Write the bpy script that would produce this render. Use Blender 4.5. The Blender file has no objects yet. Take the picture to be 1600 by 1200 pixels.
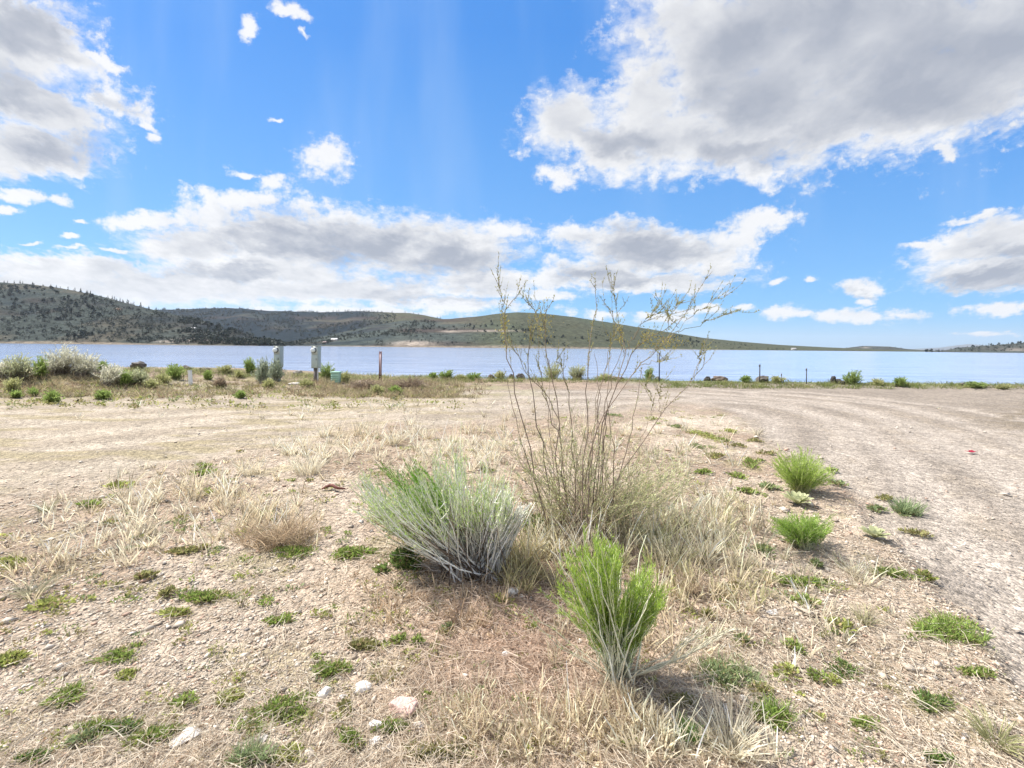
import bpy, math, random
import numpy as np

R = math.radians
rng = np.random.default_rng(11)
scene = bpy.context.scene
COL = scene.collection

# ------------------------------------------------------------------ survey
# a picture position (1600 x 1200 frame) is turned into a bearing from the
# standing point, so that measured things can be set out on the ground
FPX, HX, HY, EYE = 660.0, 800.0, 542.5, 1.5
ROLL = math.atan(0.0098)
CR, SR = math.cos(ROLL), math.sin(ROLL)


def bearing(px, py):
    u = np.asarray(px, float) - HX
    v = HY - np.asarray(py, float)
    return (u * CR - v * SR) / FPX, (u * SR + v * CR) / FPX


def W(px, py, d):
    a, b = bearing(px, py)
    d = np.asarray(d, float)
    return np.stack([a * d, d + 0 * a, EYE + b * d], -1)


def to_px(x, y, z):
    X, Z = x / y * FPX, (z - EYE) / y * FPX
    return HX + X * CR + Z * SR, HY - (-X * SR + Z * CR)


def G0(px, py):
    a, b = bearing(px, py)
    d = -EYE / np.minimum(b, -0.004)
    return a * d, d


# ------------------------------------------------------------------- noise
_T = np.random.default_rng(5).random((512, 512))


def vnoise(x, y, s=0):
    x = np.asarray(x, float) + s * 37.17
    y = np.asarray(y, float) + s * 91.73
    xi, yi = np.floor(x).astype(int), np.floor(y).astype(int)
    fx, fy = x - xi, y - yi
    fx, fy = fx * fx * (3 - 2 * fx), fy * fy * (3 - 2 * fy)
    a, b = _T[xi & 511, yi & 511], _T[(xi + 1) & 511, yi & 511]
    c, d = _T[xi & 511, (yi + 1) & 511], _T[(xi + 1) & 511, (yi + 1) & 511]
    return (a * (1 - fx) + b * fx) * (1 - fy) + (c * (1 - fx) + d * fx) * fy


def fbm(x, y, o=4, s=0):
    r, amp, tot = 0.0, 1.0, 0.0
    for i in range(o):
        r = r + amp * vnoise(np.asarray(x) * 2 ** i, np.asarray(y) * 2 ** i, s + i * 3)
        tot += amp
        amp *= 0.5
    return r / tot


def sstep(a, b, x):
    t = np.clip((np.asarray(x, float) - a) / (b - a), 0, 1)
    return t * t * (3 - 2 * t)


# ------------------------------------------------------------- mesh helpers
class MB:
    def __init__(self):
        self.v, self.f, self.c, self.n = [], [], [], 0

    def add(self, V, F, C):
        V = np.asarray(V, float).reshape(-1, 3)
        C = np.asarray(C, float)
        if C.ndim == 1:
            C = np.broadcast_to(C, (len(V), 3))
        self.v.append(V)
        self.c.append(C.reshape(-1, 3))
        self.f.append(np.asarray(F, int) + self.n)
        self.n += len(V)

    def build(self, name, mat, parent=None, smooth=False, loc=(0, 0, 0)):
        V = np.concatenate(self.v) - np.asarray(loc, float)
        C = np.concatenate(self.c)
        me = bpy.data.meshes.new(name)
        me.vertices.add(len(V))
        me.vertices.foreach_set("co", V.astype(np.float32).ravel())
        idx = np.concatenate([f.ravel() for f in self.f])
        tot = np.concatenate([np.full(len(f), f.shape[1]) for f in self.f])
        me.loops.add(len(idx))
        me.loops.foreach_set("vertex_index", idx.astype(np.int32))
        me.polygons.add(len(tot))
        me.polygons.foreach_set("loop_start", np.concatenate([[0], np.cumsum(tot)[:-1]]).astype(np.int32))
        if smooth:
            me.polygons.foreach_set("use_smooth", np.ones(len(tot), bool))
        at = me.attributes.new("Col", 'FLOAT_COLOR', 'POINT')
        rgba = np.ones((len(V), 4), np.float32)
        rgba[:, :3] = C
        at.data.foreach_set("color", rgba.ravel())
        me.update(calc_edges=True)
        me.materials.append(mat)
        o = bpy.data.objects.new(name, me)
        COL.objects.link(o)
        if parent is not None:
            o.parent = parent
        else:
            o.location = loc
        return o

    def tubes(self, P, Rr, C, sides=3):
        """P (n,k,3) paths, Rr (n,k) radii, C (n,k,3) colours"""
        P = np.asarray(P, float)
        n, k = P.shape[:2]
        T = np.gradient(P, axis=1)
        T /= np.linalg.norm(T, axis=2, keepdims=True) + 1e-9
        rv = np.broadcast_to(rng.normal(size=(n, 1, 3)), P.shape)
        A = np.cross(T, rv)
        A /= np.linalg.norm(A, axis=2, keepdims=True) + 1e-9
        B = np.cross(T, A)
        ang = np.arange(sides) * 2 * math.pi / sides
        V = (P[:, :, None] + Rr[:, :, None, None] *
             (A[:, :, None] * np.cos(ang)[:, None] + B[:, :, None] * np.sin(ang)[:, None]))
        C = np.broadcast_to(np.asarray(C, float)[:, :, None], V.shape)
        base = (np.arange(n) * k * sides)[:, None, None] + (np.arange(k - 1) * sides)[None, :, None]
        j = np.arange(sides)
        j2 = (j + 1) % sides
        F = np.stack([base + j, base + j2, base + sides + j2, base + sides + j], -1).reshape(-1, 4)
        self.add(V, F, C.reshape(-1, 3))

    def ribbons(self, P, w, C):
        P = np.asarray(P, float)
        n, k = P.shape[:2]
        T = np.gradient(P, axis=1)
        T /= np.linalg.norm(T, axis=2, keepdims=True) + 1e-9
        rv = np.broadcast_to(rng.normal(size=(n, 1, 3)), P.shape)
        A = np.cross(T, rv)
        A /= np.linalg.norm(A, axis=2, keepdims=True) + 1e-9
        V = np.stack([P - A * w[..., None], P + A * w[..., None]], 2)
        C = np.broadcast_to(np.asarray(C, float)[:, :, None], V.shape)
        b = (np.arange(n) * k * 2)[:, None] + (np.arange(k - 1) * 2)[None, :]
        F = np.stack([b, b + 1, b + 3, b + 2], -1).reshape(-1, 4)
        self.add(V, F, C.reshape(-1, 3))

    def leaves(self, P, D, L, w, C):
        """diamond leaves: base P, direction D, length L, half width w"""
        P, D = np.asarray(P, float), np.asarray(D, float)
        n = len(P)
        D = D / (np.linalg.norm(D, axis=1, keepdims=True) + 1e-9)
        A = np.cross(D, rng.normal(size=(n, 3)))
        A /= np.linalg.norm(A, axis=1, keepdims=True) + 1e-9
        L = np.broadcast_to(L, n)[:, None]
        w = np.broadcast_to(w, n)[:, None]
        M = P + D * L * 0.5
        V = np.stack([P, M + A * w, P + D * L, M - A * w], 1)
        C = np.broadcast_to(np.asarray(C, float), (n, 3))
        self.add(V, np.arange(n * 4).reshape(n, 4), np.repeat(C, 4, 0))

    def box(self, lo, hi, C):
        x0, y0, z0 = lo
        x1, y1, z1 = hi
        V = [(x0, y0, z0), (x1, y0, z0), (x1, y1, z0), (x0, y1, z0),
             (x0, y0, z1), (x1, y0, z1), (x1, y1, z1), (x0, y1, z1)]
        F = [(0, 3, 2, 1), (4, 5, 6, 7), (0, 1, 5, 4), (1, 2, 6, 5), (2, 3, 7, 6), (3, 0, 4, 7)]
        self.add(V, F, C)

    def cyl(self, p0, p1, r0, r1, C, n=12, cap=True):
        p0, p1 = np.asarray(p0, float), np.asarray(p1, float)
        t = p1 - p0
        t /= np.linalg.norm(t)
        a = np.cross(t, (0.31, 0.77, 0.55))
        a /= np.linalg.norm(a)
        b = np.cross(t, a)
        g = np.arange(n) * 2 * math.pi / n
        ring = a * np.cos(g)[:, None] + b * np.sin(g)[:, None]
        V = np.concatenate([p0 + ring * r0, p1 + ring * r1])
        j = np.arange(n)
        F = np.stack([j, (j + 1) % n, n + (j + 1) % n, n + j], -1)
        self.add(V, F, C)
        if cap:
            self.add(V[n:], np.arange(n)[None, :], C)


def bevel(o, w=0.008, seg=2):
    m = o.modifiers.new("bevel", 'BEVEL')
    m.width, m.segments, m.limit_method = w, seg, 'ANGLE'


def tag(o, label=None, cat=None, group=None, kind=None):
    if label:
        o["label"] = label
    if cat:
        o["category"] = cat
    if group:
        o["group"] = group
    if kind:
        o["kind"] = kind
    return o


def empty(name, loc, label, cat, group=None):
    o = bpy.data.objects.new(name, None)
    o.empty_display_size = 0.1
    o.location = loc
    COL.objects.link(o)
    return tag(o, label, cat, group)


# --------------------------------------------------------------- materials
def new_mat(name):
    m = bpy.data.materials.new(name)
    m.use_nodes = True
    nt = m.node_tree
    nt.nodes.clear()
    out = nt.nodes.new('ShaderNodeOutputMaterial')
    return m, nt, out


def nd(nt, t, **kw):
    n = nt.nodes.new(t)
    for k, v in kw.items():
        setattr(n, k, v)
    return n


def mth(nt, op, a, b=None, c=None, clamp=False):
    n = nt.nodes.new('ShaderNodeMath')
    n.operation = op
    n.use_clamp = clamp
    for i, x in enumerate((a, b, c)):
        if x is None:
            continue
        if isinstance(x, (int, float)):
            n.inputs[i].default_value = x
        else:
            nt.links.new(x, n.inputs[i])
    return n.outputs[0]


def vmath(nt, op, a, b=None):
    n = nt.nodes.new('ShaderNodeVectorMath')
    n.operation = op
    for i, x in enumerate((a, b)):
        if x is None:
            continue
        if isinstance(x, (tuple, list)):
            n.inputs[i].default_value = x
        else:
            nt.links.new(x, n.inputs[i])
    return n


def mapr(nt, x, a, b, c=0.0, d=1.0, interp='SMOOTHSTEP'):
    n = nt.nodes.new('ShaderNodeMapRange')
    n.interpolation_type = interp
    nt.links.new(x, n.inputs['Value'])
    for k, v in zip(('From Min', 'From Max', 'To Min', 'To Max'), (a, b, c, d)):
        n.inputs[k].default_value = v
    return n.outputs[0]


def mixc(nt, f, a, b, blend='MIX'):
    n = nt.nodes.new('ShaderNodeMix')
    n.data_type = 'RGBA'
    n.blend_type = blend
    n.clamp_factor = True
    for s, x in ((n.inputs[0], f), (n.inputs[6], a), (n.inputs[7], b)):
        if isinstance(x, (int, float)):
            s.default_value = x
        elif isinstance(x, (tuple, list)):
            s.default_value = (*x[:3], 1)
        else:
            nt.links.new(x, s)
    return n.outputs[2]


def noise(nt, vec, scale, detail=3, rough=0.55, out=0):
    n = nt.nodes.new('ShaderNodeTexNoise')
    n.inputs['Scale'].default_value = scale
    n.inputs['Detail'].default_value = detail
    n.inputs['Roughness'].default_value = rough
    if vec is not None:
        nt.links.new(vec, n.inputs['Vector'])
    return n.outputs[out]


def objco(nt):
    return nt.nodes.new('ShaderNodeTexCoord').outputs['Object']


def geopos(nt):
    return nt.nodes.new('ShaderNodeNewGeometry').outputs['Position']


def attr(nt):
    n = nt.nodes.new('ShaderNodeAttribute')
    n.attribute_name = "Col"
    return n.outputs['Color']


def plant_mat(name, trans=0.3, var=0.35, scale=40):
    m, nt, out = new_mat(name)
    c = attr(nt)
    k = mapr(nt, noise(nt, geopos(nt), scale, 2), 0.25, 0.75, 1 - var, 1 + var, 'LINEAR')
    c = mixc(nt, 1.0, c, vec3(nt, k), 'MULTIPLY')
    p = nd(nt, 'ShaderNodeBsdfPrincipled')
    nt.links.new(c, p.inputs['Base Color'])
    p.inputs['Roughness'].default_value = 0.7
    p.inputs['Specular IOR Level'].default_value = 0.25
    t = nd(nt, 'ShaderNodeBsdfTranslucent')
    nt.links.new(c, t.inputs['Color'])
    mx = nd(nt, 'ShaderNodeMixShader')
    mx.inputs[0].default_value = trans
    nt.links.new(p.outputs[0], mx.inputs[1])
    nt.links.new(t.outputs[0], mx.inputs[2])
    nt.links.new(mx.outputs[0], out.inputs[0])
    return m


def vec3(nt, v):
    n = nt.nodes.new('ShaderNodeCombineColor')
    for i in range(3):
        nt.links.new(v, n.inputs[i])
    return n.outputs[0]


def solid_mat(name, rough=0.6, metal=0.0, var=0.25, scale=12, bump=0.0, bscale=60, spec=0.4):
    """Col attribute with weathering noise"""
    m, nt, out = new_mat(name)
    c = attr(nt)
    pos = objco(nt)
    k = mapr(nt, noise(nt, pos, scale, 6, 0.65), 0.25, 0.75, 1 - var, 1 + var * 0.7, 'LINEAR')
    c = mixc(nt, 1.0, c, vec3(nt, k), 'MULTIPLY')
    p = nd(nt, 'ShaderNodeBsdfPrincipled')
    nt.links.new(c, p.inputs['Base Color'])
    p.inputs['Roughness'].default_value = rough
    p.inputs['Metallic'].default_value = metal
    p.inputs['Specular IOR Level'].default_value = spec
    if bump:
        b = nd(nt, 'ShaderNodeBump')
        b.inputs['Strength'].default_value = bump
        b.inputs['Distance'].default_value = 0.02
        nt.links.new(noise(nt, pos, bscale, 5, 0.6), b.inputs['Height'])
        nt.links.new(b.outputs[0], p.inputs['Normal'])
    nt.links.new(p.outputs[0], out.inputs[0])
    return m


M_PLANT = plant_mat("plant matter", 0.42, 0.3, 35)
M_DRY = plant_mat("dry straw", 0.42, 0.25, 30)
M_BARK = solid_mat("bark", 0.8, 0, 0.35, 30)
M_STONE = solid_mat("stone", 0.85, 0, 0.3, 25, 0.6, 60)
M_ROCK = solid_mat("basalt boulder", 0.8, 0, 0.5, 6, 0.9, 14)
M_PEB = solid_mat("gravel", 0.85, 0, 0.2, 20)
M_PAINT = solid_mat("painted sheet steel", 0.4, 0.1, 0.12, 5)
M_WOOD = solid_mat("weathered wood", 0.85, 0, 0.4, 14, 0.4, 40)
M_RUST = solid_mat("rusty steel", 0.75, 0.3, 0.5, 16, 0.3, 60)
M_PLAST = solid_mat("plastic", 0.45, 0, 0.1, 8)
M_TREE = plant_mat("hill tree foliage", 0.1, 0.3, 0.4)


# ------------------------------------------------------------------ ground
def seg_d(px, py, pts):
    """distance in picture units to a polyline"""
    best = np.full(np.shape(px), 1e9)
    for (x0, y0), (x1, y1) in zip(pts[:-1], pts[1:]):
        dx, dy = x1 - x0, y1 - y0
        t = np.clip(((px - x0) * dx + (py - y0) * dy) / (dx * dx + dy * dy), 0, 1)
        best = np.minimum(best, np.hypot(px - x0 - t * dx, py - y0 - t * dy))
    return best


def world_seg_d(x, y, pts):
    q = [tuple(float(k) for k in G0(*p)) for p in pts]
    return seg_d(x, y, q)


BED = [(-900, 815), (-300, 790), (0, 770), (150, 755), (300, 735), (450, 690), (620, 668), (800, 650), (1000, 638), (1120, 648),
       (1200, 690), (1300, 750), (1400, 850), (1490, 950), (1580, 1060), (1700, 1250)]
_bx = np.array([p[0] for p in BED], float)
_by = np.array([p[1] for p in BED], float)


def bed_mask(px, py):
    """1 on the vegetated island, 0 on the dirt tracks around it"""
    yb = np.interp(px, _bx, _by)
    n = (fbm(px * 0.02, py * 0.04, 4, 4) - 0.5) * 60
    right = sstep(-25, 30, (py - yb) + n)
    return right


TRACKS = [[(1010, 622), (1200, 632), (1330, 660), (1420, 730), (1500, 830), (1640, 990), (1760, 1150)],
          [(1080, 612), (1300, 628), (1440, 668), (1560, 740), (1700, 850)],
          [(1250, 618), (1400, 634), (1520, 662), (1700, 730)],
          [(-300, 690), (0, 668), (250, 650), (500, 633), (760, 622), (1010, 618)],
          [(-300, 740), (0, 712), (250, 685), (450, 660), (700, 640), (1010, 628)],
          [(-300, 665), (0, 646), (250, 636), (500, 624), (760, 614)]]


def H(x, y, fine=True):
    x, y = np.asarray(x, float), np.asarray(y, float)
    s = sstep(-5, 7, x)
    y0 = 17.6 + 1.4 * (fbm(x * 0.16, y * 0 + 3, 3, 2) - 0.5) + (1 - s) * 1.0
    over = np.maximum(0, y - y0)
    slope = 0.13 * (1 - s) + 0.068 * s
    z = -np.minimum(slope * over, 2.2 + 0.0002 * over)
    z = z + 0.62 * np.exp(-((x + 16.5) / 4.5) ** 2 - ((y - 14.6) / 1.9) ** 2)
    z = z + (0.15 + 0.33 * sstep(-3, -12, x)) * np.exp(-((y - y0 - .5) / 1.3) ** 2)
    z = z + 0.12 * np.exp(-((x + 5) / 4.5) ** 2 - ((y - 15.8) / 1.2) ** 2)
    z = z + 0.05 * (fbm(x * 0.35, y * 0.35, 3, 9) - 0.5) * sstep(0, 3, y)
    if fine:
        ys = np.maximum(y, 0.6)
        z = z + 0.035 * np.where(y < 0.6, 1.0, bed_mask(*to_px(x, ys, 0 * x))) * sstep(16, 13, y)
        z = z + 0.03 * (fbm(x * 2.2, y * 2.2, 4, 1) - 0.5) * sstep(22, 12, y)
    return z


def G(px, py):
    """where the line of sight meets the ground"""
    a, b = (float(k) for k in bearing(px, py))
    ys = np.concatenate([np.arange(0.8, 12, 0.02), np.arange(12, 19.4, 0.03)])
    zz = EYE + b * ys
    hh = H(a * ys, ys)
    i = np.nonzero(zz <= hh)[0]
    d = float(ys[i[0]]) if len(i) else 18.3 + random.random() * 0.9
    return np.array([a * d, d, float(H(a * d, d))])


def build_ground():
    nr, nc = 640, 980
    yy = np.exp(np.linspace(math.log(0.45), math.log(36), nr)) - 2.5
    yy = np.concatenate([[-40, -12, -5], yy, [50, 120, 600, 3000, 14000]])
    aa = np.linspace(-1.6, 1.6, nc)
    Y = np.repeat(yy[:, None], nc, 1)
    X = aa[None, :] * (np.abs(Y + 2.5) + np.where(Y < -2, 3, 0))
    Z = H(X, Y)
    Ys = np.maximum(Y, 0.5)
    px, py = to_px(X, Ys, np.zeros_like(X))
    bed = bed_mask(px, py)
    bed = np.where(Y < 0.6, 1, bed)
    # tyre tracks, worn a little into the dirt
    trk = np.zeros_like(X)
    for t in TRACKS:
        d = world_seg_d(X, Y, t)
        trk = np.maximum(trk, np.exp(-((d - 0.0) / 0.30) ** 2))
        trk = np.maximum(trk, np.exp(-((d - 1.45) / 0.30) ** 2) * 0.9)
    trk *= (1 - bed) * sstep(18, 15, Y)
    Z = Z - 0.018 * trk
    n1 = fbm(X * 0.9, Y * 0.9, 4, 21)
    n2 = fbm(X * 3.1, Y * 3.1, 4, 22)
    n3 = fbm(X * 0.25, Y * 0.5, 3, 23)
    left = sstep(2.5, -3.5, X)

    def c(v):
        return np.array(v)[None, None, :]

    def mix(a, b, f):
        return a * (1 - f[..., None]) + b * f[..., None]
    road = mix(c((.245, .208, .168)), c((.30, .25, .188)), left) * (0.84 + 0.32 * n1)[..., None]
    road = mix(road, mix(c((.375, .325, .27)), c((.40, .342, .265)), left), trk * 0.8)
    n4 = fbm(X * 0.7 + Y * .5, Y * 3.4 - X * .35, 4, 25)
    road = mix(road, c((.27, .225, .13)), sstep(0.52, 0.66, n4) * left * 0.75)
    edge = np.zeros_like(X)
    for t in TRACKS:
        d = world_seg_d(X, Y, t)
        edge = np.maximum(edge, np.exp(-((d - 0.55) / 0.13) ** 2))
    road = mix(road, c((.29, .24, .18)), edge * 0.45 * sstep(.45, .6, n2))
    soil = mix(c((.38, .312, .24)), c((.29, .22, .16)), sstep(0.42, 0.62, n1))
    red = np.exp(-(((px - 830) / 230) ** 2 + ((py - 1010) / 190) ** 2))
    soil = mix(soil, c((.31, .205, .145)), np.clip(red * 0.85, 0, 1))
    soil = mix(soil, c((.45, .385, .305)), sstep(0.5, 0.66, n3) * 0.6)
    soil = mix(soil, c((.25, .22, .11)), sstep(0.60, 0.72, n2) * 0.45)
    col = mix(road, soil, bed)
    back = sstep(14.6, 15.6, Y + (n1 - .5) * 2.2) * sstep(6.5, 3.0, X + (n2 - .5) * 4)
    col = mix(col, c((.265, .205, .155)) * (0.7 + 0.6 * n2)[..., None], back)
    grn = sstep(0.48, 0.62, fbm(X * 1.2, Y * 2.0, 3, 31))
    col = mix(col, c((.22, .215, .09)), grn * 0.5 * sstep(11.5, 13.5, Y) * sstep(3, -2, X) * sstep(20, 18, Y))
    strip = sstep(16.9, 17.5, Y + (n1 - .5) * 1.0) * sstep(20.0, 18.8, Y) * sstep(3.5, 6, X)
    col = mix(col, c((.13, .15, .055)), strip * 0.8)
    beach = sstep(19.3, 20.2, Y)
    col = mix(col, c((.31, .275, .22)), beach)
    dk = np.exp(-(((px - 1640) / 110) ** 2 + ((py - 655) / 22) ** 2))
    col = mix(col, c((.19, .155, .11)), np.clip(dk * 1.1, 0, 1) * sstep(.35, .55, n2))
    mb = MB()
    nrr = len(yy)
    i = np.arange(nrr - 1)[:, None] * nc + np.arange(nc - 1)[None, :]
    F = np.stack([i, i + 1, i + nc + 1, i + nc], -1).reshape(-1, 4)
    mb.add(np.stack([X, Y, Z], -1).reshape(-1, 3), F, np.clip(col, 0.02, 0.8).reshape(-1, 3))

    m, nt, out = new_mat("dirt and gravel")
    pos = geopos(nt)
    base = attr(nt)
    v1 = nd(nt, 'ShaderNodeTexVoronoi')
    v1.inputs['Scale'].default_value = 70
    nt.links.new(pos, v1.inputs['Vector'])
    v2 = nd(nt, 'ShaderNodeTexVoronoi')
    v2.inputs['Scale'].default_value = 26
    nt.links.new(pos, v2.inputs['Vector'])
    sep = nd(nt, 'ShaderNodeSeparateColor')
    nt.links.new(v1.outputs['Color'], sep.inputs[0])
    sep2 = nd(nt, 'ShaderNodeSeparateColor')
    nt.links.new(v2.outputs['Color'], sep2.inputs[0])
    g = mth(nt, 'ADD', mth(nt, 'MULTIPLY', sep.outputs[0], 0.55), mth(nt, 'MULTIPLY', sep2.outputs[0], 0.45))
    k1 = mapr(nt, g, 0.1, 0.9, 0.55, 1.42, 'LINEAR')
    k2 = mapr(nt, noise(nt, pos, 9, 8, 0.7), 0.28, 0.72, 0.68, 1.3, 'LINEAR')
    k3 = mapr(nt, noise(nt, pos, 1.6, 5, 0.6), 0.3, 0.7, 0.85, 1.14, 'LINEAR')
    k = mth(nt, 'MULTIPLY', mth(nt, 'MULTIPLY', k1, k2), k3)
    colr = mixc(nt, 1.0, base, vec3(nt, k), 'MULTIPLY')
    p = nd(nt, 'ShaderNodeBsdfPrincipled')
    nt.links.new(colr, p.inputs['Base Color'])
    p.inputs['Roughness'].default_value = 0.95
    p.inputs['Specular IOR Level'].default_value = 0.15
    hgt = mth(nt, 'ADD', mth(nt, 'MULTIPLY', v1.outputs['Distance'], -0.7),
              mth(nt, 'ADD', mth(nt, 'MULTIPLY', v2.outputs['Distance'], -0.8),
                  mth(nt, 'MULTIPLY', noise(nt, pos, 30, 6, 0.65), 1.2)))
    b = nd(nt, 'ShaderNodeBump')
    b.inputs['Strength'].default_value = 0.75
    b.inputs['Distance'].default_value = 0.018
    nt.links.new(hgt, b.inputs['Height'])
    nt.links.new(b.outputs[0], p.inputs['Normal'])
    nt.links.new(p.outputs[0], out.inputs[0])
    o = mb.build("ground", m, smooth=True)
    tag(o, "sandy beige dirt and gravel with curving tyre tracks", None, None, "structure")


# -------------------------------------------------------- far hills & lake
class Hill:
    def __init__(self, ridge, d0, d1, seed, p=1.0, amp=0.10, scale=260.0):
        self.rx = np.array([r[0] for r in ridge], float)
        self.ry = np.array([r[1] for r in ridge], float)
        self.d0, self.d1, self.seed, self.p, self.amp, self.scale = d0, d1, seed, p, amp, scale

    def at(self, px, t):
        px, t = np.asarray(px, float), np.asarray(t, float)
        ry = np.interp(px, self.rx, self.ry)
        a, b = bearing(px, ry)
        d1 = np.interp(px, *self.d1) if isinstance(self.d1, tuple) else self.d1
        d0 = np.interp(px, *self.d0) if isinstance(self.d0, tuple) else self.d0
        Y = d0 + (d1 - d0) * t
        X = a * Y
        zr = EYE + b * d1
        hh = zr + 1.0
        g = np.where(t < 1, np.clip(t, 0, 1) ** self.p, 1 - 0.8 * (t - 1))
        n = fbm(X / self.scale, Y / self.scale, 5, self.seed) - 0.5
        n2 = 1 - np.abs(2 * fbm(X / self.scale * 0.8 + Y / 900, Y / self.scale * 0.25, 4, self.seed + 5) - 1)
        w = np.clip(4 * t * (1 - t), 0, 1)
        fine = fbm(X / 45, Y / 45, 3, self.seed + 8) - 0.5
        Z = -1.0 + hh * (g + (n * self.amp * 2 + (n2 - 0.75) * self.amp * 1.6) * w) + fine * hh * 0.02
        return np.stack([X, Y, Z], -1)

    def build(self, x0, x1, nx, nt_, colour, mat, name):
        px = np.linspace(x0, x1, nx)
        t = np.concatenate([np.linspace(-0.05, 1.0, nt_), [1.15, 1.5, 2.0]])
        PX, T = np.meshgrid(px, t)
        V = self.at(PX, T)
        qx, qy = to_px(V[..., 0], V[..., 1], V[..., 2])
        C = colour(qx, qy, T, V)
        mb = MB()
        i = np.arange(len(t) - 1)[:, None] * nx + np.arange(nx - 1)[None, :]
        F = np.stack([i, i + 1, i + nx + 1, i + nx], -1).reshape(-1, 4)
        mb.add(V.reshape(-1, 3), F, C.reshape(-1, 3))
        o = mb.build(name, mat, smooth=True)
        tag(o, None, None, None, "structure")
        return o


def ell(qx, qy, cx, cy, rx, ry):
    return np.exp(-(((qx - cx) / rx) ** 2 + ((qy - cy) / ry) ** 2))


def hill_mat():
    m, nt, out = new_mat("sagebrush hillside")
    pos = geopos(nt)
    base = attr(nt)
    a = mapr(nt, noise(nt, pos, 0.05, 8, 0.75), 0.32, 0.68, 0.55, 1.5, 'LINEAR')
    s = mth(nt, 'MAXIMUM', mapr(nt, noise(nt, pos, 0.17, 3, 0.6), 0.55, 0.63, 0, 1), mapr(nt, noise(nt, pos, 0.06, 6, 0.7), 0.58, 0.70, 0, 1))
    c = mixc(nt, 1.0, base, vec3(nt, a), 'MULTIPLY')
    c = mixc(nt, mth(nt, 'MULTIPLY', s, 0.55), c, (0.022, 0.032, 0.032))
    p = nd(nt, 'ShaderNodeBsdfPrincipled')
    nt.links.new(c, p.inputs['Base Color'])
    p.inputs['Roughness'].default_value = 1.0
    p.inputs['Specular IOR Level'].default_value = 0.0
    b = nd(nt, 'ShaderNodeBump')
    b.inputs['Strength'].default_value = 0.7
    b.inputs['Distance'].default_value = 11.0
    nt.links.new(noise(nt, pos, 0.06, 6, 0.7), b.inputs['Height'])
    nt.links.new(b.outputs[0], p.inputs['Normal'])
    nt.links.new(p.outputs[0], out.inputs[0])
    return m


LEFT = Hill([(-900, 470), (-500, 425), (-200, 425), (0, 441), (50, 444), (100, 451), (150, 461), (200, 474), (240, 484),
             (280, 493), (330, 506), (380, 520), (415, 532), (445, 540), (470, 545)], 760.0,
            ([-900, 0, 300, 470], [1500, 1350, 1050, 800]), 3, 1.0, 0.11, 230)
MID = Hill([(100, 486), (200, 484), (240, 484), (300, 483), (350, 481), (380, 482), (420, 486), (450, 486), (500, 488), (560, 486), (600, 488),
            (640, 489), (665, 493), (690, 498), (720, 502), (780, 508), (850, 520)], 1500.0, 2500.0, 13, 0.85, 0.09, 330)
LONG = Hill([(380, 545), (430, 539), (480, 529), (530, 520), (580, 509), (630, 501), (680, 499), (705, 498), (740, 495), (780, 490),
             (810, 488), (850, 490), (900, 496), (960, 505), (1020, 515), (1100, 528), (1160, 534), (1220, 539),
             (1300, 543), (1380, 546.2), (1460, 548.2), (1540, 549.6)], ([380, 800, 1500], [1050, 1000, 1700]),
            ([380, 800, 1500], [1400, 1700, 2300]), 23, 0.9, 0.07, 260)
LOW = Hill([(1250, 549), (1310, 546), (1330, 542.5), (1350, 540.5), (1390, 541.5), (1415, 545), (1440, 547), (1490, 549)], 2300.0, 2700.0,
           33, 0.8, 0.05, 200)
RGT = Hill([(1430, 551), (1470, 548), (1500, 543.5), (1540, 540), (1600, 535.5), (1700, 530), (1900, 524), (2300, 520)],
           1250.0, 1700.0, 43, 0.9, 0.06, 200)
FAR = Hill([(1330, 548), (1400, 546.5), (1440, 544.5), (1470, 543), (1495, 539.5), (1515, 537.5), (1540, 539.5), (1570, 541.5), (1640, 540), (1800, 545)],
           12000.0, 15000.0, 53, 0.9, 0.05, 2500)


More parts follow.
